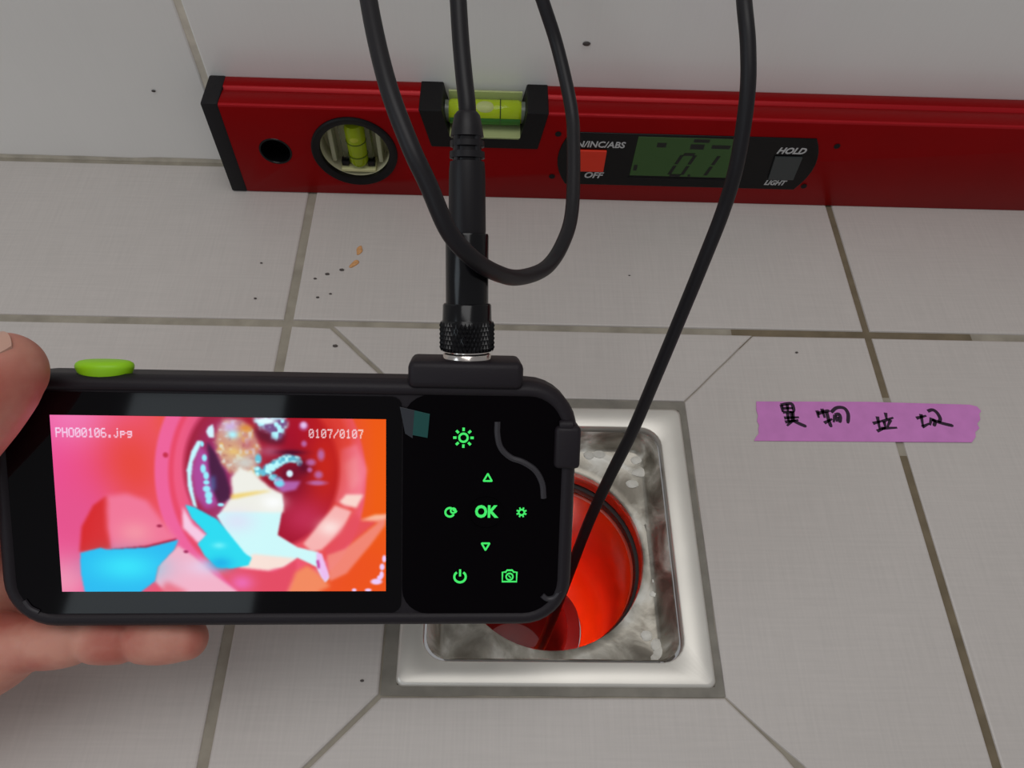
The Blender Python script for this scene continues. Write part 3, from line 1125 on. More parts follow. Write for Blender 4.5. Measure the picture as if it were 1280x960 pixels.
poly('B', [(740, 560), (800, 590), (940, 590), (900, 660), (790, 680), (740, 640)], (182, 106, 184), 2, .9)
ell('B', 770, 610, 36, 26, (120, 216, 240), .4)
for x, y, a, b_ in ((1020, 440, 36, 26), (1100, 380, 28, 44), (1080, 540, 32, 30), (1070, 605, 70, 20), (965, 290, 22, 24), (962, 148, 34, 34), (1010, 500, 20, 20)):
    ell('B', x, y, a, b_, (186, 110, 176), .5, .85)
ell('B', 962, 140, 24, 24, (226, 190, 236), .5)
# right pale panels
poly('C', [(955, 40), (1000, -5), (1105, -5), (1062, 78), (985, 60)], (250, 214, 204), 2)
poly('C', [(735, 300), (930, 62), (1032, 98), (972, 235), (850, 335), (790, 350)], (247, 180, 178), 2)
blob('C', 900, 200, 70, 50, (252, 226, 222), .9)
poly('C', [(860, 340), (1050, 110), (1090, 150), (1200, 155), (1000, 320), (900, 400)], (228, 78, 92), 3, .9)
poly('C', [(880, 370), (990, 330), (1195, 165), (1080, 150), (1245, 115), (1235, 185), (1150, 300), (1000, 480), (895, 530)], (242, 138, 124), 2, .9)
poly('C', [(1090, 155), (1170, 120), (1245, 118), (1230, 150)], (250, 190, 160), 2, .9)
# lower part
poly('C', [(150, 380), (330, 450), (560, 470), (690, 390), (700, 480), (640, 595), (330, 595), (240, 500)], (228, 76, 100), 2)
poly('C', [(640, 595), (690, 470), (760, 430), (830, 480), (900, 560), (820, 595)], (243, 138, 96), 3)
blob('C', 360, 540, 70, 50, (238, 110, 190), .8)
poly('A', [(430, 690), (445, 630), (510, 565), (560, 600), (640, 670), (730, 735), (470, 735)], (242, 178, 200), 2)
blob('A', 600, 640, 60, 30, (232, 205, 232), .8)
poly('A', [(440, 735), (470, 690), (560, 735)], (232, 90, 110), 4, .7)
poly('A', [(165, 590), (172, 500), (212, 425), (258, 392), (285, 420), (272, 500), (278, 577), (210, 582)], (214, 40, 44), 2)
poly('A', [(258, 392), (330, 383), (402, 408), (455, 480), (510, 545), (400, 566), (280, 578), (262, 500)], (240, 116, 150), 4)
blob('A', 360, 520, 60, 40, (244, 150, 165), .8)
poly('A', [(275, 578), (400, 566), (505, 540), (500, 550), (400, 578), (275, 588)], (170, 24, 60), 1)
poly('A', [(168, 592), (238, 574), (260, 580), (400, 573), (512, 545), (498, 578), (440, 640), (430, 690), (372, 735), (186, 735), (170, 660)], (36, 186, 240), 1)
blob('A', 330, 640, 110, 50, (52, 226, 250), .95)
poly('C', [(-5, 70), (60, 180), (145, 250), (95, 300), (-5, 200)], (246, 200, 226), 2)
# tissue
poly('C', [(205, 125), (320, 30), (600, -5), (614, 60), (580, 245), (700, 320), (825, 350), (880, 470), (892, 510), (870, 535), (845, 500), (815, 440), (700, 385), (600, 440), (420, 440), (340, 360)], (206, 248, 250), 1)
poly('B', [(378, 560), (450, 485), (560, 520), (690, 640), (790, 690), (800, 840), (300, 840), (360, 740), (395, 715)], (238, 238, 230), 2)
blob('B', 720, 760, 90, 60, (252, 254, 254), .9)
blob('C', 330, 160, 110, 70, (226, 216, 244), .6)
poly('B', [(375, 700), (600, 670), (700, 670), (430, 728), (385, 735)], (240, 206, 100), 2, .9)
poly('C', [(340, 445), (430, 362), (690, 388), (620, 440), (520, 465)], (248, 226, 216), 2)
poly('C', [(815, 350), (850, 360), (895, 500), (870, 535), (845, 500), (820, 430)], (236, 190, 240), 1)
poly('C', [(815, 400), (832, 400), (838, 450), (824, 450)], (190, 60, 150), 1)
# blue rag
poly('C', [(10, 58), (70, 74), (210, 150), (260, 210), (300, 260), (380, 360), (420, 385), (400, 432), (300, 452), (210, 445), (130, 372), (88, 302), (145, 240), (50, 140)], (38, 218, 240), 1)
blob('C', 230, 420, 70, 40, (20, 176, 232), .9)
blob('C', 220, 310, 40, 20, (130, 246, 252), .7)
# scribble lower right, specks
for x, y, a, b_ in ((1228, 390, 12, 22), (1215, 440, 15, 20), (1212, 488, 13, 22), (1180, 530, 34, 18), (1200, 505, 16, 14), (1045, 582, 14, 10), (1130, 582, 20, 10)):
    ell('C', x, y, a, b_, (236, 200, 250), .3)
ell('A', 466, 248, 9, 9, (196, 40, 70), .4)
ell('A', 445, 497, 9, 5, (160, 30, 70), .5)
ell('A', 538, 587, 8, 5, (160, 40, 90), .5)
img = blur(img, 1)
# lettering on the screen
FONT = {'P': '11110 10001 10001 11110 10000 10000 10000', 'H': '10001 10001 10001 11111 10001 10001 10001', 'O': '01110 10001 10001 10001 10001 10001 01110',
        '0': '01110 10001 10011 10101 11001 10001 01110', '1': '00100 01100 00100 00100 00100 00100 01110', '6': '01110 10000 10000 11110 10001 10001 01110',
        '7': '11111 00001 00010 00010 00100 00100 00100', '/': '00001 00001 00010 00100 01000 10000 10000', '.': '00000 00000 00000 00000 00000 01100 01100',
        'j': '00010 00000 00010 00010 00010 10010 01100', 'p': '00000 00000 11110 10001 11110 10000 10000', 'g': '00000 00000 01111 10001 01111 00001 01110', ' ': ' '.join(['00000'] * 7)}


def screen_text(s, x0, y0, adv, ps, ph):
    m = np.zeros((H, W))
    for i, ch in enumerate(s):
        for r_, row in enumerate(FONT[ch].split()):
            for c_, v in enumerate(row):
                if v == '1':
                    xa, ya = x0 + i * adv + c_ * ps, y0 + r_ * ph
                    m = np.maximum(m, np.clip(np.minimum(gx - xa + .8, xa + ps + .3 - gx), 0, 1) * np.clip(np.minimum(gy - ya + .8, ya + ph + .3 - gy), 0, 1))
    return np.clip(m, 0, 1)


q = uv('P', [(68, 534), (166, 534), (387, 537), (456, 537)])
put(screen_text('PHO00106.jpg', q[0][0], q[0][1], (q[1][0] - q[0][0]) / 12, 1.6, 2.1), (246, 226, 250))
put(screen_text('0107/0107', q[2][0], q[2][1], (q[3][0] - q[2][0]) / 9, 1.5, 2.0), (250, 246, 252))
img = np.clip(img, 0, 1)

SW, SH = 0.0952, 0.05355
me = bpy.data.meshes.new('display')
xs = (np.arange(W) / (W - 1) - 0.5) * SW
ys = (0.5 - np.arange(H) / (H - 1)) * SH
co = np.zeros((H * W, 3))
co[:, 0] = np.tile(xs, H)
co[:, 1] = np.repeat(ys, W)
co[:, 2] = -0.00045
idx = np.arange(H * W).reshape(H, W)
quads = np.stack([idx[1:, :-1], idx[1:, 1:], idx[:-1, 1:], idx[:-1, :-1]], -1).reshape(-1, 4)
me.from_pydata(co.tolist(), [], quads.tolist())
lc = np.where(img <= 0.04045, img / 12.92, ((img + 0.055) / 1.055) ** 2.4)
att = me.color_attributes.new('picture', 'FLOAT_COLOR', 'POINT')
att.data.foreach_set('color', np.concatenate([lc.reshape(-1, 3), np.ones((H * W, 1))], 1).astype(np.float32).ravel())
ms = bpy.data.materials.new('lit_display')
ms.use_nodes = True
bs = ms.node_tree.nodes['Principled BSDF']
bs.inputs['Base Color'].default_value = (0.005, 0.005, 0.006, 1)
bs.inputs['Roughness'].default_value = 0.08
bs.inputs['Specular IOR Level'].default_value = 0.05
an = ms.node_tree.nodes.new('ShaderNodeAttribute')
an.attribute_name = 'picture'
ms.node_tree.links.new(an.outputs['Color'], bs.inputs['Emission Color'])
bs.inputs['Emission Strength'].default_value = 1.0
me.materials.append(ms)
disp = bpy.data.objects.new('display', me)
COL.objects.link(disp)
disp.parent = glass
disp['label'] = 'lit screen showing the pink and red inside of a pipe with blue and white scraps'

# keys (green backlit symbols on the keypad)
M_KEY = mat('green_backlit_symbol', (20, 60, 30), 0.5, emit=(64, 236, 104), estr=0.95)
KZ = (-0.00062, -0.00035)


def ring(bm, cx, cy, r, w, a0=0, a1=360, n=28):
    full = abs(a1 - a0) >= 360
    pts = [(cx + r * math.cos(math.radians(a0 + (a1 - a0) * k / n)), cy + r * math.sin(math.radians(a0 + (a1 - a0) * k / n))) for k in range(n if full else n + 1)]
    ribbon(bm, pts, w, KZ[0], KZ[1], closed=full)


def bar(bm, a, b, w):
    ribbon(bm, [a, b], w, KZ[0], KZ[1])


def key(bm, name):
    return obj(name, bm, M_KEY, keypad, world=False)


mm = 0.001
bm = bmesh.new()
cx, cy = 70.4 * mm, 21.5 * mm
ring(bm, cx, cy, 1.25 * mm, 0.62 * mm)
for k in range(8):
    a = math.radians(45 * k)
    bar(bm, (cx + 2.05 * mm * math.cos(a), cy + 2.05 * mm * math.sin(a)), (cx + 3.05 * mm * math.cos(a), cy + 3.05 * mm * math.sin(a)), 0.72 * mm)
key(bm, 'brightness_key')


def tri(bm, cx, cy, s, up):
    q_ = [(cx, cy + up * 1.05 * s), (cx - s, cy - up * 0.75 * s), (cx + s, cy - up * 0.75 * s)]
    ribbon(bm, q_, 0.5 * mm, KZ[0], KZ[1], closed=True)
    for a, b in zip(q_, q_[1:] + q_[:1]):
        bar(bm, a, b, 0.5 * mm)


bm = bmesh.new()
tri(bm, 77.9 * mm, 9.2 * mm, 1.25 * mm, 1)
key(bm, 'up_key')
bm = bmesh.new()
tri(bm, 77.7 * mm, -12.3 * mm, 1.2 * mm, -1)
key(bm, 'down_key')
bm = bmesh.new()
cx, cy = 66.7 * mm, -1.6 * mm
ring(bm, cx, cy, 1.35 * mm, 0.6 * mm, 70, 330)
ring(bm, cx + 1.0 * mm, cy + 0.5 * mm, 0.75 * mm, 0.5 * mm)
bar(bm, (cx + 0.9 * mm, cy + 0.9 * mm), (cx + 2.1 * mm, cy + 0.1 * mm), 0.6 * mm)
key(bm, 'mirror_key')
bm = bmesh.new()
cx, cy = 88.4 * mm, -1.5 * mm
ring(bm, cx, cy, 0.85 * mm, 0.5 * mm)
for k in range(8):
    a = math.radians(45 * k + 22)
    bar(bm, (cx + 1.0 * mm * math.cos(a), cy + 1.0 * mm * math.sin(a)), (cx + 1.6 * mm * math.cos(a), cy + 1.6 * mm * math.sin(a)), 0.45 * mm)
key(bm, 'settings_key')
bm = text_bm('OK', 5.1 * mm, 0, 0.00013, 0.88, 0.0002)
bm.transform(Matrix.Translation((77.6 * mm, -1.5 * mm, -0.00048)))
ok = key(bm, 'ok_key')
bm = bmesh.new()
cx, cy = 70.1 * mm, -22.2 * mm
ring(bm, cx, cy, 1.75 * mm, 0.65 * mm, 125, 415)
bar(bm, (cx, cy + 0.2 * mm), (cx, cy + 2.4 * mm), 0.65 * mm)
key(bm, 'power_key')
bm = bmesh.new()
cx, cy = 85.3 * mm, -22.0 * mm
ribbon(bm, [(cx - 2.2 * mm, cy - 1.75 * mm), (cx + 2.2 * mm, cy - 1.75 * mm), (cx + 2.2 * mm, cy + 1.3 * mm), (cx + 1.2 * mm, cy + 1.35 * mm), (cx + 0.8 * mm, cy + 1.95 * mm), (cx - 0.8 * mm, cy + 1.95 * mm), (cx - 1.2 * mm, cy + 1.35 * mm), (cx - 2.2 * mm, cy + 1.3 * mm)],
       0.5 * mm, KZ[0], KZ[1], closed=True)
ring(bm, cx, cy - 0.15 * mm, 1.05 * mm, 0.45 * mm)
bar(bm, (cx - 0.3 * mm, cy + 0.2 * mm), (cx + 0.4 * mm, cy - 0.5 * mm), 0.35 * mm)
key(bm, 'camera_key')
# faint raised ok button ring, curved ridges
bm = bmesh.new()
pts = [(77.6 * mm + 5.2 * mm * math.cos(math.radians(a)), -1.8 * mm + 4.9 * mm * math.sin(math.radians(a))) for a in range(0, 360, 10)]
ribbon(bm, pts, 0.35 * mm, -0.0008, -0.0003, closed=True)
obj('button_ring', bm, M_PANEL, keypad, world=False)
M_RIDGE = mat('dark_grey_ridge', (52, 49, 54), 0.45)
bm = bmesh.new()
pp = catmull([(80.4 * mm, 26.5 * mm, 0), (80.5 * mm, 22.5 * mm, 0), (81.6 * mm, 18.5 * mm, 0), (84.6 * mm, 15.6 * mm, 0), (88.4 * mm, 14.2 * mm, 0), (92.2 * mm, 11.6 * mm, 0), (94.4 * mm, 7.6 * mm, 0), (95.0 * mm, 3.0 * mm, 0)], 5)
tube(bm, [(p.x, p.y, -0.0009) for p in pp], 1.05 * mm, 8)
obj('ridge', bm, M_RIDGE, mon, smooth=True, world=False, label='curved dark grey ridge beside the keys')
bm = bmesh.new()
pp = catmull([(95.6 * mm, -28.2 * mm, 0), (97.2 * mm, -29.4 * mm, 0), (99.4 * mm, -29.0 * mm, 0), (101.4 * mm, -26.6 * mm, 0)], 5)
tube(bm, [(p.x, p.y, -0.0006) for p in pp], 0.9 * mm, 8)
obj('ridge', bm, M_RIDGE, mon, smooth=True, world=False)
bm = bmesh.new()
pp = catmull([(-58.5 * mm, -29.5 * mm, 0), (-57.0 * mm, -31.8 * mm, 0), (-54.6 * mm, -33.2 * mm, 0)], 5)
tube(bm, [(p.x, p.y, -0.0004) for p in pp], 0.7 * mm, 8)
obj('ridge', bm, M_RIDGE, mon, smooth=True, world=False)
# side clip
bm = bmesh.new()
box(bm, 97.6 * mm, 105.4 * mm, 12.6 * mm, 25.6 * mm, -9 * mm, 1.6 * mm, 1.4 * mm, 3)
obj('side_clip', bm, M_CASE, mon, smooth=True, world=False)
bm = bmesh.new()
Mc = Matrix.Translation((99.4 * mm, 25.9 * mm, 0.0 * mm)) @ Matrix.Rotation(math.radians(90), 4, 'Y')
lathe(bm, [(0.0001, -0.0006), (1.2 * mm, -0.0006), (1.5 * mm, 0.0), (1.5 * mm, 3.2 * mm), (0.0001, 3.6 * mm)], Mc, 16)
obj('clip_pin', bm, M_CASE, mon, smooth=True, world=False)
# socket block on the top edge
bm = bmesh.new()
box(bm, 54.0 * mm, 87.6 * mm, 36.4 * mm, 44.5 * mm, -17 * mm, 1.8 * mm, 2.0 * mm, 3)
obj('socket_block', bm, M_CASE, mon, smooth=True, world=False)
Mf = Matrix.Translation((71.1 * mm, 44 * mm, -7.5 * mm)) @ Matrix.Rotation(math.radians(1.0), 4, 'Z') @ Matrix.Translation((0, -44 * mm, 0)) @ Matrix.Rotation(math.radians(-90), 4, 'X')   # local z -> +y
bm = bmesh.new()
lathe(bm, [(7.2 * mm, 42.5 * mm), (7.2 * mm, 45.6 * mm), (6.9 * mm, 46.0 * mm), (6.4 * mm, 46.2 * mm), (6.4 * mm, 47.6 * mm), (0.1 * mm, 47.6 * mm)], Mf, 40)
obj('threaded_socket', bm, mat('bright_nickel', (222, 214, 208), 0.18, metal=1.0), mon, smooth=True, world=False, label='bright metal socket collar')
# green shutter button on the top edge
bm = bmesh.new()
q = []
for ins, y in ((1.2, 37.0), (0.6, 38.6), (0.05, 40.0), (0.0, 40.6), (0.3, 41.3), (1.2, 41.9), (2.6, 42.2)):
    q.append([(-33.7 * mm + (8.2 - ins) * mm * math.cos(a), y * mm, -5.2 * mm + (5.2 - ins) * mm * math.sin(a)) for a in [2 * math.pi * k / 40 for k in range(40)]])
loft(bm, q)
obj('shutter_button', bm, mat('lime_green_rubber', (160, 226, 24), 0.45), mon, smooth=True, world=False, label='oval lime green button')
# torn protective film tab
bm = bmesh.new()
slab(bm, [(51.6 * mm, 30.6 * mm), (53.2 * mm, 22.6 * mm), (55.4 * mm, 21.2 * mm), (56.0 * mm, 29.6 * mm)], -0.0005, -0.0002, 0.00005)
tab = obj('film_tab', bm, mat('clear_film_tab', (52, 54, 60), 0.3, spec=0.4), mon, world=False, label='small clear film tab')
bm = bmesh.new()
slab(bm, [(55.9 * mm, 29.6 * mm), (55.4 * mm, 22.2 * mm), (59.8 * mm, 21.4 * mm), (60.4 * mm, 28.6 * mm)], -0.0005, -0.0001, 0.00005)
obj('film_tab', bm, mat('teal_film_tab', (12, 76, 72), 0.4), mon, world=False, label='small teal film tab')

# ------------------------------------------------------------------ borescope cable
cab = thing('borescope_cable', DM, 'black borescope cable with knurled connector on the monitor, looping up and down into the drain', 'cable')
M_CABLE = mat('black_cable_sheath', (24, 21, 25), 0.45, spec=0.4)
M_ANOD = mat('black_anodised_metal', (16, 15, 18), 0.18, metal=0.3, spec=0.5)
bm = bmesh.new()
lathe(bm, [(4.0 * mm, 46.9 * mm), (7.3 * mm, 46.7 * mm), (7.85 * mm, 47.4 * mm), (7.85 * mm, 55.2 * mm), (7.5 * mm, 55.7 * mm), (7.35 * mm, 56.0 * mm), (7.2 * mm, 60.4 * mm), (6.8 * mm, 60.9 * mm), (4 * mm, 60.9 * mm)], Mf, 40)
col = obj('connector_collar', bm, M_ANOD, cab, smooth=True, world=False)
bm = bmesh.new()                       # diamond knurling
for i in range(44):
    for j in range(6):
        a = 2 * math.pi * (i + 0.5 * (j % 2)) / 44
        y = 47.9 * mm + j * 1.3 * mm
        r0, r1 = 7.8 * mm, 8.3 * mm
        da = math.pi / 44 * 0.95
        v = [Mf @ Vector((r0 * math.cos(a + s * da), r0 * math.sin(a + s * da), y + u_ * 1.2 * mm)) for s, u_ in ((-1, 0), (0, 1), (1, 0), (0, -1))]
        top = Mf @ Vector((r1 * math.cos(a), r1 * math.sin(a), y))
        vv = [bm.verts.new(p) for p in v]
        tt = bm.verts.new(top)
        for k in range(4):
            bm.faces.new((vv[k], vv[(k + 1) % 4], tt))
o = obj('knurling', bm, M_ANOD, col, world=False)
o['kind'] = 'stuff'
bm = bmesh.new()
lathe(bm, [(4 * mm, 60.5 * mm), (6.35 * mm, 60.5 * mm), (6.35 * mm, 80.6 * mm), (6.1 * mm, 81.2 * mm), (4 * mm, 81.2 * mm)], Mf, 40)
obj('connector_sleeve', bm, M_ANOD, cab, smooth=True, world=False)
bm = bmesh.new()
lathe(bm, [(4 * mm, 80.8 * mm), (5.35 * mm, 80.8 * mm), (5.5 * mm, 82 * mm), (5.25 * mm, 99 * mm), (5.0 * mm, 101.6 * mm), (4 * mm, 101.8 * mm)], Mf, 40)
obj('connector_grip', bm, M_CABLE, cab, smooth=True, world=False)
bm = bmesh.new()
lathe(bm, [(4.1 * mm, 101.2 * mm), (4.1 * mm, 102.4 * mm), (5.1 * mm, 102.6 * mm), (5.05 * mm, 104.4 * mm), (4.1 * mm, 104.6 * mm), (4.1 * mm, 105.6 * mm), (4.95 * mm, 105.8 * mm), (4.9 * mm, 107.4 * mm), (4.0 * mm, 107.6 * mm), (4.0 * mm, 108.4 * mm),
           (4.8 * mm, 108.6 * mm), (4.5 * mm, 110.5 * mm), (3.7 * mm, 114.5 * mm), (2.9 * mm, 115.5 * mm), (2.0 * mm, 115.6 * mm)], Mf, 32)
for s in range(4):
    a = math.radians(45 + 90 * s)
    u_ = Vector((math.cos(a), math.sin(a), 0)) * 4.0 * mm
    p0, p1 = Mf @ (u_ + Vector((0, 0, 101.5 * mm))), Mf @ (u_ + Vector((0, 0, 108.5 * mm)))
    tube(bm, [p0, p1], 1.0 * mm, 8)
obj('strain_relief', bm, M_CABLE, cab, smooth=True, world=False)
Di = DM.inverted()
ps = Mf @ Vector((0, 0, 112 * mm))
CPX = [(0.0945, -0.157, 0.1788), (0.0933, -0.1468, 0.1833), (0.0921, -0.1332, 0.1894), (0.09, -0.1082, 0.2013), (0.081, -0.089, 0.2118), (0.0685, -0.0944, 0.2115), (0.065, -0.1246, 0.202), (0.0687, -0.1494, 0.1961), (0.0749, -0.174, 0.1893), (0.0815, -0.1898, 0.182), (0.0863, -0.1971, 0.1753), (0.0917, -0.2042, 0.1652), (0.0979, -0.2059, 0.1567), (0.1047, -0.2019, 0.1458), (0.1121, -0.1934, 0.1337), (0.1216, -0.1802, 0.1234), (0.1281, -0.1656, 0.1198), (0.1319, -0.1494, 0.1193), (0.1331, -0.1228, 0.1242), (0.1324, -0.106, 0.1288), (0.1269, -0.0867, 0.1406), (0.1205, -0.076, 0.1529), (0.1131, -0.0634, 0.1664), (0.1191, -0.0424, 0.1914), (0.1508, -0.0399, 0.2059), (0.1756, -0.0739, 0.1973), (0.181, -0.1033, 0.1851), (0.1812, -0.1211, 0.18), (0.1825, -0.1317, 0.1734), (0.1835, -0.1419, 0.1635), (0.1837, -0.1522, 0.1465), (0.1825, -0.1584, 0.1309), (0.1787, -0.1668, 0.1137), (0.1738, -0.1766, 0.0921), (0.1681, -0.1878, 0.0696), (0.1618, -0.1997, 0.0455), (0.1547, -0.21, 0.0212), (0.1489, -0.2192, -0.006), (0.1432, -0.2312, -0.0372), (0.1371, -0.2447, -0.0718), (0.1328, -0.2525, -0.0944), (0.1300, -0.2525, -0.112)]
pts = [ps, Mf @ Vector((0, 0, 117 * mm))] + [Di @ Vector(p) for p in CPX]
pp = catmull(pts, 8)
bm = bmesh.new()
tube(bm, pp, 2.5 * mm, 18)
obj('cable_sheath', bm, M_CABLE, cab, smooth=True, world=False)
# camera head at the end, with its light
e0, e1 = Vector(CPX[-2]), Vector(CPX[-1])
dr = (e1 - e0).normalized()
bm = bmesh.new()
tube(bm, [Di @ (e1 + dr * k) for k in (-0.002, 0.0, 0.001, 0.020, 0.0215)], [2.6 * mm, 3.6 * mm, 4.0 * mm, 4.0 * mm, 3.4 * mm], 20)
hd = obj('camera_head', bm, mat('steel_camera_head', (150, 150, 152), 0.3, metal=0.9), cab, smooth=True, world=False)
bm = bmesh.new()
tube(bm, [Di @ (e1 + dr * k) for k in (0.0212, 0.0222)], 2.8 * mm, 16)
obj('light_ring', bm, mat('camera_light', (255, 255, 255), 0.4, emit=(255, 255, 255), estr=20.0), hd, world=False)
ld = bpy.data.lights.new('camera_head_light', 'POINT')
ld.energy = 0.042
ld.shadow_soft_size = 0.004
lo = bpy.data.objects.new('camera_head_light', ld)
COL.objects.link(lo)
lo.location = e1 + dr * 0.0240
lo.rotation_euler = dr.to_track_quat('-Z', 'Y').to_euler()

# ------------------------------------------------------------------ hand
def skin_mat():
    m = mat('skin', (196, 138, 116), 0.5, spec=0.35, sss=0.35)
    nt = m.node_tree
    b = nt.nodes['Principled BSDF']
    tc = nt.nodes.new('ShaderNodeTexCoord')
    n = nt.nodes.new('ShaderNodeTexNoise')
    n.inputs['Scale'].default_value = 55
    n.inputs['Detail'].default_value = 4
    nt.links.new(tc.outputs['Object'], n.inputs['Vector'])
    cr = nt.nodes.new('ShaderNodeValToRGB')
    cr.color_ramp.elements[0].position = 0.35
    cr.color_ramp.elements[0].color = lin((188, 108, 94))
    cr.color_ramp.elements[1].position = 0.65
    cr.color_ramp.elements[1].color = lin((212, 150, 132))
    nt.links.new(n.outputs['Fac'], cr.inputs[0])
    nt.links.new(cr.outputs[0], b.inputs['Base Color'])
    v = nt.nodes.new('ShaderNodeTexNoise')
    v.inputs['Scale'].default_value = 700
    nt.links.new(tc.outputs['Object'], v.inputs['Vector'])
    bp = nt.nodes.new('ShaderNodeBump')
    bp.inputs['Strength'].default_value = 0.12
    bp.inputs['Distance'].default_value = 0.0004
    nt.links.new(v.outputs['Fac'], bp.inputs['Height'])
    nt.links.new(bp.outputs['Normal'], b.inputs['Normal'])
    return m


M_SKIN = skin_mat()
# joints in millimetres of the monitor's own space: x, y, z, radius
CH = {
    'thumb': [(-112, -52, -16, 18), (-100, -26, -8, 15.5), (-88, -4, 2, 12), (-78, 9, 9, 11.4), (-69, 19.5, 11.5, 11.6), (-60.3, 30.5, 12.7, 12.2), (-54.4, 37.8, 12.1, 11.5), (-52, 41, 11.4, 10.6)],
    'index': [(-92, -4, -36, 12), (-76, 3, -37, 10), (-60, 8, -35, 9.2), (-46, 10.5, -32.5, 8.4), (-34, 12, -31, 8.4), (-24, 12.6, -30.3, 7.7), (-15, 13, -30, 7.4)],
    'middle': [(-93, -22, -38, 12.5), (-76, -16, -38.5, 10.3), (-58, -11, -35.5, 9.4), (-42, -9, -32.5, 8.7), (-30, -8, -31, 8.6), (-18, -8, -30.5, 8.0), (-8, -8, -30.2, 7.6)],
    'ring': [(-90, -40, -34, 12), (-74, -35, -36, 9.8), (-60, -32, -34.5, 9.0), (-46, -29, -32, 8.3), (-35, -28, -31, 8.3), (-24, -27, -30.3, 7.7), (-15, -26, -30, 7.2)],
    'little': [(-86, -58, -20, 15.0), (-77, -54, -16, 13.0), (-68, -50.5, -13, 9.6), (-64, -49.6, -12.2, 8.6), (-62.4, -49.2, -12, 8.3), (-60.5, -48.9, -11.9, 8.7), (-55, -48, -11.5, 8.8), (-49.5, -47.2, -11.2, 8.1), (-47.2, -47.0, -11, 7.1), (-45, -47.0, -11, 8.0), (-40, -46.9, -10.8, 8.3), (-34.8, -46.9, -10.6, 7.9), (-32.6, -46.9, -10.5, 6.9),
               (-30.4, -46.9, -10.5, 7.8), (-25, -47.0, -10.3, 8.1), (-19.5, -47.0, -10.2, 7.7), (-15.8, -47.0, -10.1, 6.8)],
}
PALM = [[(-150, -88, -26, 25), (-118, -62, -27, 22), (-86, -57, -20, 13.5)], [(-150, -88, -26, 25), (-116, -50, -32, 22), (-90, -40, -34, 12.5)],
        [(-150, -84, -27, 25), (-114, -40, -35, 20), (-93, -22, -38, 12.5)], [(-148, -80, -27, 24), (-112, -28, -33, 19), (-92, -4, -36, 12)],
        [(-148, -82, -24, 24), (-122, -62, -18, 20), (-112, -52, -16, 18)], [(-112, -30, -24, 14), (-96, -14, -24, 10)], [(-235, -140, -20, 33), (-190, -112, -22, 29), (-150, -87, -26, 25)],
        [(-87, -57, -20, 13.2), (-91, -40, -33, 12.5)], [(-91, -40, -34, 12.5), (-93, -22, -38, 12.5)], [(-93, -22, -38, 12.5), (-92, -4, -36, 12)]]
bm = bmesh.new()


def chain(js):
    pts = []
    for (a, b) in zip(js[:-1], js[1:]):
        L = math.dist(a[:3], b[:3])
        n_ = max(2, int(L / 1.6))
        for k in range(n_):
            t = k / n_
            pts.append([a[i] + (b[i] - a[i]) * t for i in range(4)])
    pts.append(list(js[-1]))
    return pts


def smooth_chain(js, n_=6):
    P4 = np.array(js, float)
    P4 = np.vstack([2 * P4[0] - P4[1], P4, 2 * P4[-1] - P4[-2]])
    out = []
    for i in range(1, len(P4) - 2):
        p0, p1, p2, p3 = P4[i - 1:i + 3]
        for k in range(n_):
            t = k / n_
            out.append(0.5 * ((2 * p1) + (p2 - p0) * t + (2 * p0 - 5 * p1 + 4 * p2 - p3) * t * t + (3 * p1 - p0 - 3 * p2 + p3) * t ** 3))
    out.append(P4[-2])
    return out


for nm, js in CH.items():
    s = smooth_chain(js)
    tube(bm, [tuple(p[:3] * mm) for p in s], [p[3] * mm for p in s], 20)
    ball(bm, tuple(s[-1][:3] * mm), s[-1][3] * mm * 0.995)
    ball(bm, tuple(s[0][:3] * mm), s[0][3] * mm * 0.995)
for js in PALM:
    s = chain(js)
    tube(bm, [tuple(v * mm for v in p[:3]) for p in s], [p[3] * mm for p in s], 24)
    for p in (s[0], s[-1]):
        ball(bm, tuple(v * mm for v in p[:3]), p[3] * mm * 0.995)
bmesh.ops.recalc_face_normals(bm, faces=bm.faces[:])
me = bpy.data.meshes.new('tmp')
bm.to_mesh(me)
bm.free()
to = bpy.data.objects.new('tmp', me)
COL.objects.link(to)
md = to.modifiers.new('r', 'REMESH')
md.mode = 'VOXEL'
md.voxel_size = 0.0009
md.use_smooth_shade = True
m2 = to.modifiers.new('s', 'SMOOTH')
m2.factor = 0.5
m2.iterations = 4
dg = bpy.context.evaluated_depsgraph_get()
hm = bpy.data.meshes.new_from_object(to.evaluated_get(dg))
bpy.data.objects.remove(to)
hm.name = 'hand'
hm.materials.clear()
hm.materials.append(M_SKIN)
for p in hm.polygons:
    p.use_smooth = True
hand = bpy.data.objects.new('hand', hm)
COL.objects.link(hand)
hand.matrix_world = DM
ROOT[hand.name] = DM
tag(hand, 'bare left hand gripping the left end of the black monitor', 'hand')
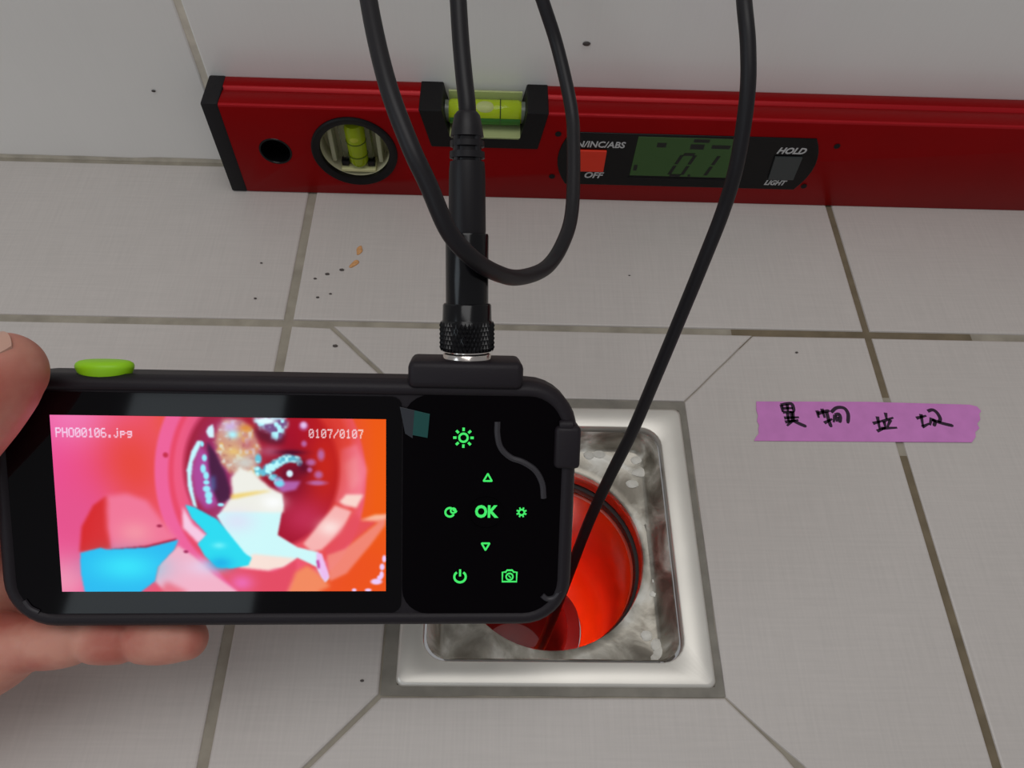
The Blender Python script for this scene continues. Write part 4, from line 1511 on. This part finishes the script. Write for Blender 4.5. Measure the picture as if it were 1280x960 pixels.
# nails
M_NAIL = mat('finger_nail', (208, 164, 146), 0.3, spec=0.5)


def nail(c0, ax, nr, L, w, r_):
    """curved plate on a finger: centre, finger axis, outward normal"""
    ax = Vector(ax).normalized()
    nr = Vector(nr)
    nr = (nr - ax * nr.dot(ax)).normalized()
    sd = ax.cross(nr)
    b = bmesh.new()
    rows = []
    for i in range(7):
        t = -1 + 2 * i / 6
        row = []
        for j in range(9):
            s = -1 + 2 * j / 8
            ang = s * w / r_ * (1 - 0.18 * t * t)
            p = Vector(c0) + ax * (t * L * (1 - 0.15 * s * s)) + (nr * math.cos(ang) + sd * math.sin(ang)) * (r_ - 0.35 * t * t)
            row.append(p * mm)
        rows.append(row)
    top = [[b.verts.new(p) for p in row] for row in rows]
    bot = [[b.verts.new(p - (nr * 0.7 * mm)) for p in row] for row in rows]
    for i in range(6):
        for j in range(8):
            b.faces.new((top[i][j], top[i][j + 1], top[i + 1][j + 1], top[i + 1][j]))
            b.faces.new((bot[i][j], bot[i + 1][j], bot[i + 1][j + 1], bot[i][j + 1]))
    for i in range(6):
        b.faces.new((top[i][0], top[i + 1][0], bot[i + 1][0], bot[i][0]))
        b.faces.new((top[i][8], bot[i][8], bot[i + 1][8], top[i + 1][8]))
    for j in range(8):
        b.faces.new((top[0][j], bot[0][j], bot[0][j + 1], top[0][j + 1]))
        b.faces.new((top[6][j], top[6][j + 1], bot[6][j + 1], bot[6][j]))
    return obj('nail', b, M_NAIL, hand, smooth=True, world=False)


nail((-52.0, 40.6, 11.5), (0.78, 0.38, -0.5), (0.02, 0.84, 0.54), 5.2, 4.8, 10.8)
nail((-18.5, -47.0, -10.2), (1, 0, 0.03), (0, -0.55, -0.85), 4.2, 4.2, 7.6)
nail((-18, 13, -30), (1, 0.05, 0.03), (0, 0.1, -1), 4.6, 4.8, 7.4)
nail((-11, -8, -30.2), (1, 0, 0.03), (0, 0, -1), 4.8, 5.0, 7.6)
nail((-18, -26.3, -30), (1, 0.1, 0.03), (0, -0.1, -1), 4.6, 4.8, 7.3)
